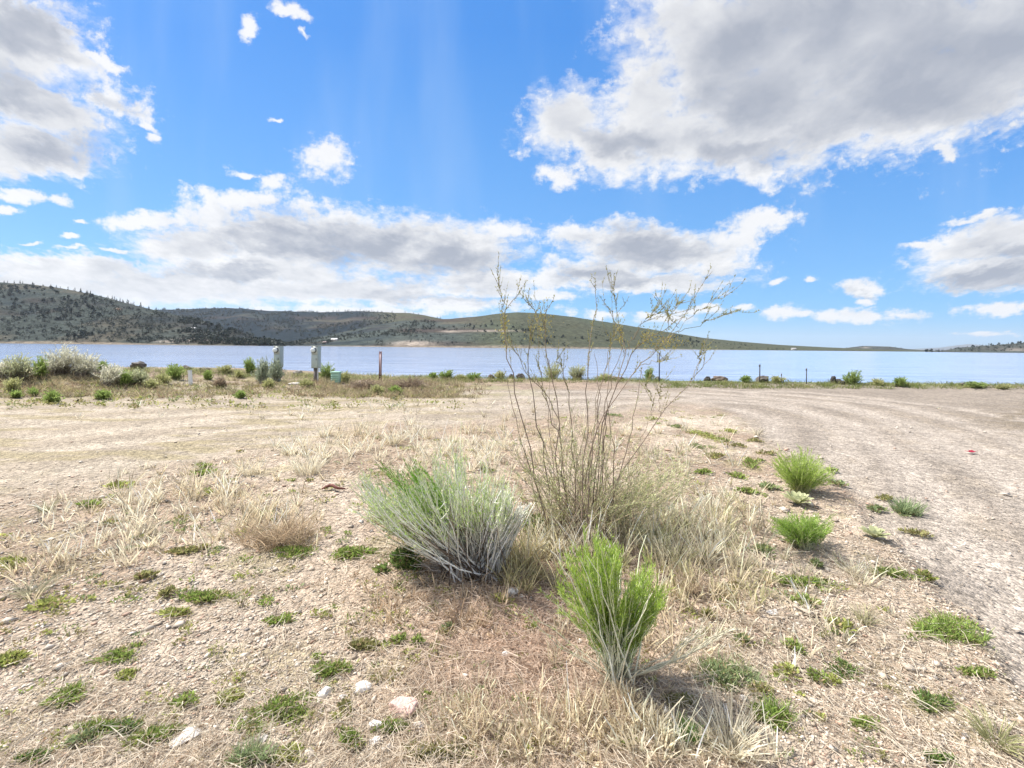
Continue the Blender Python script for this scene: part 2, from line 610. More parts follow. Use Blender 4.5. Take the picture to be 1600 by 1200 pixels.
def hill_colours(qx, qy, T, V, kind):
    X, Y = V[..., 0], V[..., 1]
    n = fbm(X / 120, Y / 120, 4, 61)
    n2 = fbm(X / 330, Y / 200, 4, 67)
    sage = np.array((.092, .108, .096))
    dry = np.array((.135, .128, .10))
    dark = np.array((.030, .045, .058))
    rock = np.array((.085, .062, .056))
    sand = np.array((.34, .29, .24))

    def mix(a, b, f):
        f = np.clip(f, 0, 1)[..., None]
        return a * (1 - f) + b * f
    C = mix(sage + 0 * V, dry, sstep(.45, .65, n))
    C = mix(C, rock, sstep(.55, .68, n2) * .6)
    if kind == 'left':
        for (ex, ey, erx, ery) in ((15, 462, 40, 5), (20, 474, 30, 4), (85, 487, 32, 6), (45, 488, 14, 4), (190, 474, 45, 5), (130, 500, 30, 4), (250, 500, 40, 8), (330, 515, 40, 8), (380, 527, 30, 8)):
            C = mix(C, dark, .8 * ell(qx, qy, ex, ey, erx, ery) * sstep(.3, .5, n))
        C = mix(C, rock, 0.8 * np.exp(-((qy - (468 + qx * .03)) / 5) ** 2) * sstep(20, 60, qx) * sstep(300, 220, qx) * sstep(.35, .55, n2))
        C = mix(C, dark, 0.55 * sstep(.5, .6, n2) * sstep(250, 330, qx))
        C = mix(C, sand, 1.0 * ell(qx, qy, 305, 531, 34, 3.5) + .8 * ell(qx, qy, 262, 534, 22, 2) + .6 * ell(qx, qy, 355, 533, 25, 2))
        C = mix(C, np.array((.30, .19, .12)), 0.9 * ell(qx, qy, 185, 483, 4, 2.0))
    if kind == 'mid':
        C = mix(C, dark, 0.95 * sstep(.20, .42, fbm(X / 260, Y / 160, 3, 71)) * sstep(650, 540, qx))
        C = mix(C, np.array((.13, .13, .08)), sstep(560, 620, qx) * .8)
        C = mix(C, np.array((.12, .09, .08)), 0.6 * np.exp(-((qy - 497) / 3) ** 2) * sstep(.4, .6, n))
        C = mix(C, dark, 0.9 * ell(qx, qy, 370, 485, 60, 3))
    if kind == 'long':
        C = mix(C, np.array((.105, .118, .07)), 0.7 * sstep(700, 780, qx))
        C = mix(C, dark, 0.65 * sstep(.48, .58, n2) * sstep(660, 560, qx))
        C = mix(C, rock, 0.8 * np.exp(-((qy - (517 + 6 * (n - .5))) / 4) ** 2) * sstep(600, 640, qx) * sstep(800, 740, qx))
        C = mix(C, sand, 1.3 * ell(qx, qy, 645, 537, 30, 4.0) + .9 * ell(qx, qy, 705, 518, 16, 1.6) + .9 * ell(qx, qy, 770, 517, 40, 1.4)
                + .5 * ell(qx, qy, 800, 542, 60, 2.5))
        C = mix(C, sand, 0.5 * ell(qx, qy, 540, 527, 30, 2) * sstep(.4, .6, n))
    if kind in ('right', 'low'):
        C = mix(C, sand, ell(qx, qy, 1585, 546, 22, 2.0) + .8 * ell(qx, qy, 1352, 543, 7, 1.2))
        C = mix(C, dark, .4 * sstep(.45, .6, n))
    if kind == 'far':
        C = np.array((.10, .11, .11)) + 0 * V
    shore = sstep(0.035, 0.012, T)
    C = mix(C, np.array((.26, .215, .16)), shore * (.9 if kind != 'far' else 0) * sstep(1350, 1000, qx))
    return C * (1.0 if kind == 'far' else np.where(C[..., :1] > .15, .85, .62 if kind in ('left', 'mid') else .72))  # nearer hills darkened in their colour to stand in for cloud shadow


# tree crowns ------------------------------------------------------------
def conifer_mb(mb, base, h, r, rg, C, n=46):
    """spike of drooping needle clumps round a trunk"""
    mb.cyl(base, base + np.array((0, 0, h * 0.95)), r * 0.09, r * 0.02, (.06, .045, .035), 5, False)
    t = rg.random(n) ** 0.8
    az = rg.random(n) * 2 * math.pi
    rad = r * (1 - t * 0.93) * (0.45 + 0.6 * rg.random(n))
    P = base + np.stack([np.cos(az) * rad * .15, np.sin(az) * rad * .15, h * (0.1 + 0.86 * t)], -1)
    D = np.stack([np.cos(az), np.sin(az), -0.25 + 0.5 * t], -1)
    cc = np.asarray(C) * (0.7 + 0.6 * rg.random((n, 1)))
    mb.leaves(P, D, rad, rad * 0.42 + r * 0.06, cc)
    mb.leaves(P[: n // 2], D[: n // 2] + rg.normal(size=(n // 2, 3)) * .3 + (0, 0, .4), rad[: n // 2] * .8, rad[: n // 2] * 0.35 + r * .05, cc[: n // 2])


def juniper_mb(mb, base, h, r, rg, C, n=60):
    mb.cyl(base, base + np.array((0, 0, h * 0.5)), r * 0.12, r * 0.05, (.07, .05, .04), 5, False)
    lob = rg.normal(size=(5, 3)) * (r * .4, r * .4, h * .16) + (0, 0, h * .5)
    k = rg.integers(0, 5, n)
    u = rg.normal(size=(n, 3))
    u /= np.linalg.norm(u, axis=1, keepdims=True)
    P = base + lob[k] + u * (r * .42, r * .42, h * .24) * (.4 + .6 * rg.random((n, 1)))
    cc = np.asarray(C) * (0.65 + 0.7 * rg.random((n, 1)))
    mb.leaves(P - u * r * .2, u + rg.normal(size=(n, 3)) * .5, r * .55, r * .22, cc)


def build_hills():
    m = hill_mat()
    for hill, x0, x1, nx, nt_, nm, kd in (
            (LEFT, -900, 470, 420, 90, "hill", 'left'), (MID, 100, 850, 300, 70, "hill", 'mid'),
            (LONG, 380, 1520, 420, 80, "hill", 'long'), (LOW, 1250, 1490, 90, 30, "hill", 'low'),
            (RGT, 1430, 2300, 220, 50, "hill", 'right'), (FAR, 1330, 1800, 120, 20, "mountains", 'far')):
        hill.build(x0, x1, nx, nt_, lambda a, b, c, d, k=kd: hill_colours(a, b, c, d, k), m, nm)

    # individual trees: three source meshes, copied
    rg = np.random.default_rng(3)
    src = {}
    for kind in ('conifer', 'juniper'):
        src[kind] = []
        for q in range(4):
            mb = MB()
            (conifer_mb if kind == 'conifer' else juniper_mb)(mb, np.zeros(3), 1.0, 0.28 if kind == 'conifer' else 0.55, rg, (.030, .044, .034))
            me_o = mb.build("pine_tree" if kind == 'conifer' else "juniper_tree", M_TREE)
            src[kind].append(me_o.data)
            bpy.data.objects.remove(me_o)

    def plant(kind, P, h, label, cat, group):
        o = bpy.data.objects.new("pine_tree" if kind == 'conifer' else "juniper_tree", src[kind][int(rg.integers(4))])
        o.location = P - np.array((0, 0, .15 * h))
        s = h * (0.85 + .3 * rg.random())
        o.scale = (s, s, h)
        o.rotation_euler.z = rg.random() * 6.28
        COL.objects.link(o)
        tag(o, label, cat, group)

    # crest of the left hill
    for i in range(46):
        x = rg.uniform(-25, 250)
        P = LEFT.at(x, 0.985 + rg.random() * .03)
        plant('conifer', P, rg.uniform(7, 16), "dark conifer standing against the sky on the crest of the big left hill", "pine tree", "conifers along the left hill crest")
    k = 0
    while k < 150:
        x, t = rg.uniform(-30, 400), rg.uniform(0.06, .97)
        P = LEFT.at(x, t)
        if fbm(P[0] / 110, P[1] / 110, 3, 81) < .50 + .05 * rg.random():
            continue
        k += 1
        plant('juniper', P, rg.uniform(6, 12), "dark green juniper dotted over the face of the big left hill", "juniper tree", "junipers on the left hillside")
    k = 0
    while k < 60:
        x, t = rg.uniform(640, 1100), rg.uniform(0.06, .8)
        P = LONG.at(x, t)
        if fbm(P[0] / 150, P[1] / 110, 3, 83) < .47 + .1 * rg.random():
            continue
        k += 1
        plant('juniper', P, rg.uniform(6, 11), "small dark juniper on the long sloping hill behind the tall bare shrub", "juniper tree", "junipers on the long hill")
    for i in range(18):
        x = rg.choice([rg.uniform(1425, 1470), rg.uniform(1500, 1600), rg.uniform(1535, 1600)])
        P = RGT.at(x, 0.95) if x > 1475 else RGT.at(x, .2)
        plant('juniper' if rg.random() < .5 else 'conifer', P, rg.uniform(8, 14), "dark tree on the low hill at the far right shore", "tree", "trees on the far right hill")
    for i in range(22):
        x = rg.uniform(480, 690)
        P = MID.at(x, 0.985)
        plant('conifer', P, rg.uniform(12, 20), "tiny conifer on the skyline of the middle ridge", "pine tree", "conifers on the middle ridge")

    # the wooded slopes beyond count
    mb = MB()
    n = 0
    zones = [(LEFT, 280, 440, .05, .95, 420, 8, 15, .42), (LEFT, -60, 330, .03, .95, 1500, 4, 9, .40), (MID, 230, 620, .15, .98, 1000, 9, 16, .40),
             (LONG, 430, 680, .04, .9, 800, 5, 11, .42), (LONG, 680, 1250, .03, .6, 420, 4, 8, .48), (RGT, 1470, 1700, .1, .98, 140, 6, 10, .4),
             (LOW, 1320, 1420, .1, .9, 40, 6, 9, .3)]
    for hill, x0, x1, t0, t1, cnt, h0, h1, thr in zones:
        k = 0
        while k < cnt:
            P = hill.at(rg.uniform(x0, x1), rg.uniform(t0, t1))
            if fbm(P[0] / 120, P[1] / 90, 3, 91) < thr + .12 * rg.random():
                continue
            k += 1
            h = rg.uniform(h0, h1)
            if rg.random() < .35:
                conifer_mb(mb, P - (0, 0, h * .1), h, h * .25, rg, (.030, .044, .034), 16)
            else:
                juniper_mb(mb, P - (0, 0, h * .15), h, h * .55, rg, (.032, .045, .033), 20)
    tag(mb.build("hillside_woodland", M_TREE), "dark scrubby woodland spread over the far hillsides", "woodland", None, "stuff")

    # houses on the far shore
    def house(px, t, hill, w, d, h, wall, roof, label):
        P = hill.at(px, t)
        root = empty("house", P, label, "house", None)
        b = MB()
        b.box((-w / 2, -d / 2, -3), (w / 2, d / 2, h), wall)
        b.build("wall", M_PAINT, root)
        b = MB()
        e = .6
        V = [(-w / 2 - e, -d / 2 - e, h), (w / 2 + e, -d / 2 - e, h), (w / 2 + e, d / 2 + e, h), (-w / 2 - e, d / 2 + e, h),
             (-w / 2 - e, 0, h + d * .3), (w / 2 + e, 0, h + d * .3)]
        b.add(V[:0] + V, [(0, 1, 5, 4), (2, 3, 4, 5)], roof)
        b.add(V, [(0, 4, 3), (1, 2, 5)], wall)
        b.build("roof", M_PAINT, root)
        for s in (-.28, .28):
            b = MB()
            b.box((s * w - .7, -d / 2 - .06, h * .35), (s * w + .7, -d / 2 + .02, h * .8), (.03, .035, .04))
            b.build("window", M_PLAST, root)
    house(523, .28, LONG, 16, 10, 4, (.45, .42, .38), (.6, .58, .56), "pale roofed house among trees on the middle slope across the lake")
    house(303, .5, LEFT, 8, 6, 3.4, (.42, .40, .37), (.36, .34, .32), "small white house at the dark wooded foot of the left hill")
    house(508, .16, LONG, 9, 7, 3, (.40, .34, .30), (.35, .25, .22), "brown cabin low on the middle slope across the lake")
    house(1240, .1, LONG, 14, 9, 4, (.42, .42, .40), (.38, .37, .36), "white building on the far right shore flat")


def build_water():
    mb = MB()
    ys = [16.5, 24, 40, 80, 200, 600, 2000, 14000]
    for a, b in zip(ys[:-1], ys[1:]):
        xs = 14000
        mb.add([(-xs, a, -.6), (xs, a, -.6), (xs, b, -.6), (-xs, b, -.6)], [(0, 1, 2, 3)], (.05, .09, .15))
    m, nt, out = new_mat("lake water")
    p = nd(nt, 'ShaderNodeBsdfPrincipled')
    p_base = p.inputs['Base Color']
    pos = geopos(nt)
    mp = nd(nt, 'ShaderNodeMapping')
    mp.inputs['Scale'].default_value = (0.55, 1.0, 1.0)
    mp.inputs['Rotation'].default_value = (0, 0, R(12))
    nt.links.new(pos, mp.inputs['Vector'])
    n1 = noise(nt, mp.outputs[0], 1.1, 5, 0.6)
    n2 = noise(nt, mp.outputs[0], 0.16, 3, 0.5)
    st = nd(nt, 'ShaderNodeMapping')
    st.inputs['Scale'].default_value = (0.11, 0.75, 1.0)
    nt.links.new(pos, st.inputs['Vector'])
    n3 = noise(nt, st.outputs[0], 1.0, 5, 0.6)
    wc = mixc(nt, mapr(nt, n3, .4, .62), (.30, .375, .52), (.20, .27, .43))  # pale base colour stands in for reflected bright clouds, with darker ripple streaks
    nt.links.new(wc, p_base)
    wind = mapr(nt, noise(nt, mp.outputs[0], 0.018, 4, 0.6), .35, .65, .55, 1.0)
    p.inputs['Base Color'].default_value = (.30, .375, .51, 1)
    p.inputs['Roughness'].default_value = 0.12
    p.inputs['IOR'].default_value = 1.333
    b = nd(nt, 'ShaderNodeBump')
    nt.links.new(wind, b.inputs['Strength'])
    b.inputs['Distance'].default_value = 0.13
    nt.links.new(mth(nt, 'ADD', n1, mth(nt, 'ADD', mth(nt, 'MULTIPLY', n2, 2.0), mth(nt, 'MULTIPLY', n3, 2.0))), b.inputs['Height'])
    nt.links.new(b.outputs[0], p.inputs['Normal'])
    nt.links.new(p.outputs[0], out.inputs[0])
    tag(mb.build("water", m), "wide rippled pale blue lake", None, None, "structure")


# ------------------------------------------------------------------ plants
def bez(P0, P1, P2, k):
    t = np.linspace(0, 1, k)[None, :, None]
    return (1 - t) ** 2 * P0[:, None] + 2 * t * (1 - t) * P1[:, None] + t ** 2 * P2[:, None]


def lerp(a, b, t):
    return np.asarray(a) * (1 - t) + np.asarray(b) * t


def along(P, n_each, t0, t1, rg):
    """random points and tangents on paths"""
    n, k = P.shape[:2]
    i = np.repeat(np.arange(n), n_each)
    t = rg.uniform(t0, t1, len(i)) * (k - 1)
    j = np.minimum(t.astype(int), k - 2)
    f = (t - j)[:, None]
    A, B = P[i, j], P[i, j + 1]
    T = B - A
    T /= np.linalg.norm(T, axis=1, keepdims=True) + 1e-9
    return A * (1 - f) + B * f, T, t / (k - 1), i


def fan(base, d, tips, rg, jb=.05, dz=.25, k=7, rise=.35, arch=0.0):
    """stems rising from one crown to sampled tip regions"""
    out = []
    for (cx, cy, rx, ry, n) in tips:
        u = rg.normal(size=(n, 2)) * .55
        dep = d + rg.normal(size=n) * dz * .6
        tip = W(cx + u[:, 0] * rx, cy + u[:, 1] * ry, dep)
        tip[:, 2] = np.maximum(tip[:, 2], .02)
        b = base + np.stack([rg.normal(size=n) * jb, rg.normal(size=n) * jb, np.zeros(n)], -1)
        b[:, 2] = H(b[:, 0], b[:, 1]) - .005
        mid = b * .5 + tip * .5
        mid[:, :2] = lerp(b[:, :2], tip[:, :2], .5 + rg.normal(size=(n, 1)) * .06 - rise * .3)
        mid[:, 2] = b[:, 2] + (tip[:, 2] - b[:, 2]) * (.5 + rise * .5) + arch
        out.append(bez(b, mid, tip, k))
    P = np.concatenate(out)
    wob = rg.normal(size=P.shape) * .006
    wob[:, :2] = 0
    return P + wob


def stems_col(P, c0, c1, rg, var=.2, p=1.0):
    n, k = P.shape[:2]
    t = np.linspace(0, 1, k)[None, :, None] ** p
    return (np.asarray(c0) * (1 - t) + np.asarray(c1) * t) * (1 + var * rg.normal(size=(n, 1, 1)))


def taper(n, k, r0, r1, rg):
    t = np.linspace(0, 1, k)[None]
    return (r0 * (1 - t) + r1 * t) * (0.75 + .5 * rg.random((n, 1)))


def filiform(mb, P, n_each, t0, L, w, c, rg, spread=.55, t1=1.0, c2=None):
    B, T, t, i = along(P, n_each, t0, t1, rg)
    D = T + rg.normal(size=B.shape) * spread
    D[:, 2] += .25
    D /= np.linalg.norm(D, axis=1, keepdims=True)
    cc = np.asarray(c) * (1 + .25 * rg.normal(size=(len(B), 1)))
    if c2 is not None:
        f = ((t - t0) / (t1 - t0))[:, None]
        cc = cc * (1 - f) + np.asarray(c2) * (1 + .2 * rg.normal(size=(len(B), 1))) * f
    cc = np.clip(cc, .01, .85)
    mb.leaves(B, D, L * (.6 + .7 * rg.random(len(B))), w * (.7 + .6 * rg.random(len(B))), cc)


def twigs(P, n_each, t0, L, rg, k=4, spread=.5, up=.35):
    B, T, t, i = along(P, n_each, t0, 1.0, rg)
    D = T + rg.normal(size=B.shape) * spread
    D[:, 2] += up
    D /= np.linalg.norm(D, axis=1, keepdims=True)
    l = L * (.5 + .8 * rg.random((len(B), 1)))
    mid = B + D * l * .5
    D2 = D + T * .5 + (0, 0, .3)
    D2 /= np.linalg.norm(D2, axis=1, keepdims=True)
    return bez(B, mid, mid + D2 * l * .5, k)


def build_pale_rabbitbrush():
    rg = np.random.default_rng(21)
    b = G(738, 888)
    d = b[1]
    root = empty("rabbitbrush", b, "silvery white stemmed rabbitbrush with soft green tops, left of the tall bare shrub", "shrub")
    lo = np.zeros(3)
    o = lambda x: b + np.array((x, 0, 0))
    P = np.concatenate([
        fan(o(.10), d - .05, [(582, 776, 26, 24, 36), (612, 808, 36, 20, 50), (566, 755, 10, 10, 10)], rg, .06, .3, 8, -.45),
        fan(o(.05), d + .03, [(622, 762, 24, 18, 26), (652, 752, 16, 16, 20), (650, 798, 46, 22, 38)], rg, .07, .36, 8, -.3),
        fan(o(-.02), d + .06, [(690, 740, 26, 18, 30), (716, 718, 16, 16, 16), (705, 778, 46, 24, 44)], rg, .07, .42, 8, -.1),
        fan(o(.06), d + .02, [(760, 758, 28, 20, 30), (792, 782, 18, 16, 22), (755, 798, 44, 24, 28)], rg, .06, .36, 8, -.1)])
    Pk = np.concatenate([fan(o(.08), d, [(630, 810, 60, 20, 60)], rg, .1, .3, 6, -.2), fan(o(.02), d, [(720, 800, 60, 24, 110)], rg, .1, .3, 6, 0)])  # dark brown inner stems, added to colour in the shaded gaps
    # far right stiff white spray
    P2 = fan(b + np.array((.12, 0, 0)), d - .08, [(818, 792, 16, 12, 60), (790, 770, 20, 20, 50)], rg, .05, .15, 8, .1)
    mb = MB()
    for Q in (P, P2):
        mb.tubes(Q, taper(len(Q), 8, .0058, .0022, rg), np.clip(stems_col(Q, (.84, .83, .82), (.80, .81, .66), rg, .14), .05, .85))
    tw = twigs(P, 4, .4, .15, rg, 5, .42, .25)
    mb.tubes(tw, taper(len(tw), 5, .0024, .0012, rg), np.clip(stems_col(tw, (.76, .76, .66), (.58, .63, .40), rg, .2), .05, .85))
    mb.tubes(Pk, taper(len(Pk), 6, .004, .0015, rg), np.clip(stems_col(Pk, (.09, .065, .05), (.22, .17, .13), rg, .2), .02, .5))
    # dead lower twigs hanging at the base
    Pd = fan(b, d - .12, [(735, 905, 40, 18, 40), (690, 880, 60, 20, 60), (733, 930, 8, 6, 8)], rg, .09, .12, 8, .6)
    mb.tubes(Pd, taper(len(Pd), 8, .003, .001, rg), np.clip(stems_col(Pd, (.30, .24, .21), (.46, .43, .40), rg, .2), .05, .85))
    mb.build("stems", M_BARK, root, loc=b)
    mb = MB()
    filiform(mb, P, 30, .66, .034, .0018, (.32, .46, .10), rg, .45, 1.0, (.46, .58, .22))
    filiform(mb, tw, 4, .6, .03, .0016, (.38, .52, .14), rg, .5, 1.0, (.58, .66, .30))
    filiform(mb, fan(b, d, [(610, 740, 25, 20, 30), (648, 738, 10, 18, 25), (672, 770, 10, 14, 20)], rg, .05, .2, 8, .15), 70, .5, .03, .0016, (.16, .30, .04), rg, .4)
    mb.build("foliage", M_PLANT, root, loc=b)


def build_front_rabbitbrush():
    rg = np.random.default_rng(22)
    b = G(962, 1066)
    d = b[1]
    root = empty("rabbitbrush", b, "bright green feathery rabbitbrush on pale stems, nearest the camera", "shrub")
    tips = [(892, 886, 9, 16, 10), (912, 872, 10, 18, 14), (938, 860, 12, 12, 20), (960, 872, 10, 18, 14), (1008, 906, 9, 16, 14), (1032, 932, 7, 18, 10),
            (876, 930, 9, 22, 8), (930, 930, 26, 24, 10), (1010, 950, 16, 20, 10), (985, 925, 14, 16, 12), (960, 890, 14, 18, 8)]
    P = fan(b, d, tips, rg, .026, .16, 8, .12)
    mb = MB()
    mb.tubes(P, taper(len(P), 8, .0042, .0016, rg), np.clip(stems_col(P, (.78, .78, .62), (.60, .66, .34), rg, .15), .05, .85))
    Pb = fan(b, d - .04, [(905, 885, 30, 30, 5), (965, 885, 34, 30, 6), (1020, 930, 16, 20, 4)], rg, .03, .2, 8, .1)
    mb.tubes(Pb, taper(len(Pb), 8, .0046, .0016, rg), np.clip(stems_col(Pb, (.84, .83, .70), (.76, .78, .56), rg, .1), .05, .85))
    tw = twigs(P, 7, .35, .08, rg, 4, .26, .5)
    mb.tubes(tw, taper(len(tw), 4, .0013, .0008, rg), np.clip(stems_col(tw, (.42, .5, .25), (.3, .45, .1), rg, .15), .05, .85))
    # old branches lying outward
    Q = fan(b, d - .1, [(1138, 985, 12, 10, 4), (1100, 990, 10, 10, 3)], rg, .01, .06, 8, -.25)
    Qt = twigs(Q, 9, .5, .09, rg, 4, .35, .3)
    Q2 = fan(b, d - .02, [(822, 955, 14, 14, 2), (850, 990, 10, 10, 1), (1010, 1035, 10, 10, 2)], rg, .01, .06, 8, -.1)
    for A, r in ((Q, .0036), (Qt, .0014), (Q2, .0026)):
        mb.tubes(A, taper(len(A), A.shape[1], r, r * .4, rg), np.clip(stems_col(A, (.62, .58, .44), (.72, .68, .52), rg, .12), .05, .85))
    mb.build("stems", M_BARK, root, loc=b)
    mb = MB()
    filiform(mb, P, 60, .26, .03, .0013, (.21, .34, .035), rg, .4, 1.0, (.40, .54, .09))
    filiform(mb, tw, 14, .1, .03, .0013, (.25, .38, .05), rg, .4, 1.0, (.44, .56, .12))
    filiform(mb, Q2[:2], 40, .35, .03, .0012, (.30, .40, .14), rg, .4)
    filiform(mb, Q, 10, .7, .03, .0012, (.5, .5, .34), rg, .4)
    mb.build("foliage", M_PLANT, root, loc=b)


def catmull(pts, k):
    pts = np.asarray(pts, float)
    n = len(pts)
    t = np.linspace(0, n - 1, k)
    i = np.minimum(t.astype(int), n - 2)
    f = (t - i)[:, None]
    p0, p1, p2, p3 = pts[np.maximum(i - 1, 0)], pts[i], pts[i + 1], pts[np.minimum(i + 2, n - 1)]
    return .5 * (2 * p1 + (p2 - p0) * f + (2 * p0 - 5 * p1 + 4 * p2 - p3) * f ** 2 + (3 * p1 - p0 - 3 * p2 + p3) * f ** 3)


def build_tall_shrub():
    rg = np.random.default_rng(23)
    b = G(905, 838)
    d = b[1] + .05
    root = empty("willow_shrub", b, "tall sparse shrub of thin bare branches rising above the skyline", "shrub")
    main = [[(858, 838), (848, 790), (824, 688), (802, 600), (792, 544), (787, 504), (798, 474), (814, 452)],
            [(792, 540), (786, 480), (776, 424)],
            [(890, 838), (886, 770), (876, 680), (864, 632), (832, 592), (808, 552), (792, 520)],
            [(878, 838), (872, 760), (872, 624), (856, 560), (852, 500), (866, 462)],
            [(858, 570), (838, 500), (816, 456)],
            [(906, 838), (908, 784), (916, 680), (916, 600), (920, 544), (928, 496), (930, 440)],
            [(910, 838), (914, 760), (928, 680), (956, 632), (996, 576), (1024, 548), (1060, 508), (1086, 460), (1113, 424)],
            [(1020, 552), (1060, 514), (1092, 486), (1134, 460)],
            [(1046, 526), (1092, 506), (1158, 484)],
            [(1000, 572), (1022, 566), (1046, 556)],
            [(1060, 512), (1050, 490), (1068, 470)],
            [(930, 838), (940, 748), (950, 640), (976, 552), (960, 500), (944, 468)],
            [(974, 556), (966, 492), (955, 448)],
            [(974, 550), (1004, 504), (1027, 480)],
            [(990, 530), (1010, 500), (1040, 488)],
            [(938, 838), (952, 770), (988, 712), (1032, 648), (1072, 604), (1094, 578), (1100, 560)],
            [(1080, 596), (1090, 570), (1098, 548)],
            [(1032, 650), (1030, 620), (1034, 600)],
            [(1000, 690), (1020, 640), (1010, 600)],
            [(868, 838), (850, 720), (838, 640), (826, 560), (830, 510), (845, 480)],
            [(900, 838), (896, 700), (884, 600), (872, 560)],
            [(920, 838), (934, 700), (964, 600), (1000, 540), (1030, 520), (1056, 500)],
            [(884, 838), (880, 720), (862, 650), (846, 600), (842, 540)],
            [(926, 700), (934, 620), (950, 560), (958, 520)],
            [(1024, 548), (1040, 520), (1046, 500), (1040, 484)]]
    n_traced = len(main)
    for q in range(8):      # further unbranched canes between the traced ones
        x0 = rg.uniform(846, 960)
        x1 = x0 + (x0 - 902) * rg.uniform(.5, 1.9) + rg.normal() * 18
        y1 = rg.uniform(520, 660)
        main.append([(x0, 838), (lerp(x0, x1, .3) + rg.normal() * 4, lerp(838, y1, .35)), (lerp(x0, x1, .68) + rg.normal() * 6, lerp(838, y1, .7)), (x1, y1)])
    mb, lf = MB(), MB()
    K = 16
    paths = []
    offs = {}
    for q, pts in enumerate(main):
        dd = d + rg.normal() * .16 if pts[0][1] > 800 else d + rg.normal() * .05
        drift = rg.normal() * .25 if pts[0][1] > 800 else rg.normal() * .12
        n = len(pts)
        w3 = np.stack([W(p[0], p[1], dd + drift * (i / (n - 1)) * 1.0) for i, p in enumerate(pts)])
        if pts[0][1] > 800:
            w3[0, 2] = float(H(w3[0, 0], w3[0, 1])) - .01
        c = catmull(w3, K)
        c[1:-1] += rg.normal(size=(K - 2, 3)) * .009
        paths.append(c)
    P = np.stack(paths)
    big = np.array([p[0][1] > 800 for p in main])
    rad = np.where(big[:, None], np.linspace(.0054, .0014, K)[None], np.linspace(.0024, .0011, K)[None])
    col = np.where(big[:, None, None], stems_col(P, (.17, .125, .10), (.27, .21, .15), rg, .15), stems_col(P, (.23, .18, .12), (.27, .23, .14), rg, .15))
    mb.tubes(P, rad, np.clip(col, .03, .6), 5)
    # secondary branchlets
    traced = np.arange(len(P)) < n_traced
    Pt = P[traced]
    Tw = twigs(Pt, 8, .45, .16, rg, 5, .34, .25)
    mb.tubes(Tw, taper(len(Tw), 5, .0016, .001, rg), np.clip(stems_col(Tw, (.24, .19, .13), (.27, .24, .14), rg, .2), .03, .6))
    Tw2 = twigs(Tw, 1, .3, .07, rg, 4, .4, .3)
    mb.tubes(Tw2, taper(len(Tw2), 4, .0012, .0008, rg), np.clip(stems_col(Tw2, (.26, .21, .13), (.30, .27, .14), rg, .2), .03, .6))
    # many thin upright canes from the crown
    C = fan(b, d, [(860, 700, 66, 50, 26), (940, 685, 66, 55, 26), (990, 720, 50, 40, 22), (820, 720, 35, 40, 16)], rg, .16, .4, 9, .1)
    mb.tubes(C, taper(len(C), 9, .0036, .0012, rg), np.clip(stems_col(C, (.20, .14, .105), (.54, .46, .31), rg, .2), .03, .6))
    Ct = twigs(C, 4, .35, .15, rg, 4, .4, .3)
    mb.tubes(Ct, taper(len(Ct), 4, .0015, .0009, rg), np.clip(stems_col(Ct, (.34, .29, .2), (.42, .40, .26), rg, .2), .03, .6))
    mb.build("branches", M_BARK, root, loc=b)
    # small olive leaves on the upper twigs
    def lv(A, n, t0, L, w, c, c2, sp):
        filiform(lf, A, n, t0, L, w, c, rg, sp, 1.0, c2)
    lv(Pt, 60, .55, .018, .003, (.24, .22, .06), (.26, .27, .10), .55)
    lv(Tw2, 5, .1, .016, .0026, (.27, .25, .07), (.32, .32, .12), .6)
    lv(Tw, 11, .1, .017, .0028, (.25, .23, .06), (.30, .30, .11), .6)
    lv(Ct, 10, .2, .018, .0026, (.40, .43, .19), (.50, .50, .27), .6)
    # yellowish catkin-like bunches
    for (cx, cy, rx, ry, n) in ((788, 512, 7, 26, 130), (846, 505, 18, 26, 150), (1040, 535, 24, 12, 150), (968, 520, 10, 22, 90), (1010, 528, 8, 16, 80)):
        q = W(cx + rg.normal(size=n) * rx * .6, cy + rg.normal(size=n) * ry * .6, d + rg.normal(size=n) * .06)
        lf.leaves(q, rg.normal(size=(n, 3)) * .6 + (0, 0, .7), .02, .0035, np.array((.36, .30, .07)) * (1 + .25 * rg.normal(size=(n, 1))))
    lf.build("leaves", M_PLANT, root, loc=b)
    # soft grey-green undergrowth round its foot
    lb = MB()
    Q = fan(b + np.array((.08, 0, 0)), d, [(1020, 760, 60, 40, 70), (960, 790, 60, 30, 60), (840, 780, 40, 40, 50), (1070, 740, 25, 30, 40), (900, 720, 60, 40, 40)], rg, .17, .45, 8, .1)
    lb.tubes(Q, taper(len(Q), 8, .002, .0009, rg), np.clip(stems_col(Q, (.42, .34, .23), (.66, .61, .43), rg, .2), .03, .8))
    Qt = twigs(Q, 4, .4, .1, rg, 4, .5, .3)
    lb.tubes(Qt, taper(len(Qt), 4, .0013, .0008, rg), np.clip(stems_col(Qt, (.42, .38, .26), (.50, .50, .34), rg, .2), .03, .8))
    filiform(lb, Q, 16, .3, .021, .0028, (.52, .55, .25), rg, .6, 1.0, (.68, .67, .40))
    filiform(lb, Qt, 5, .2, .019, .0026, (.50, .55, .25), rg, .6)
    lb.build("basal_twigs", M_PLANT, root, loc=b)


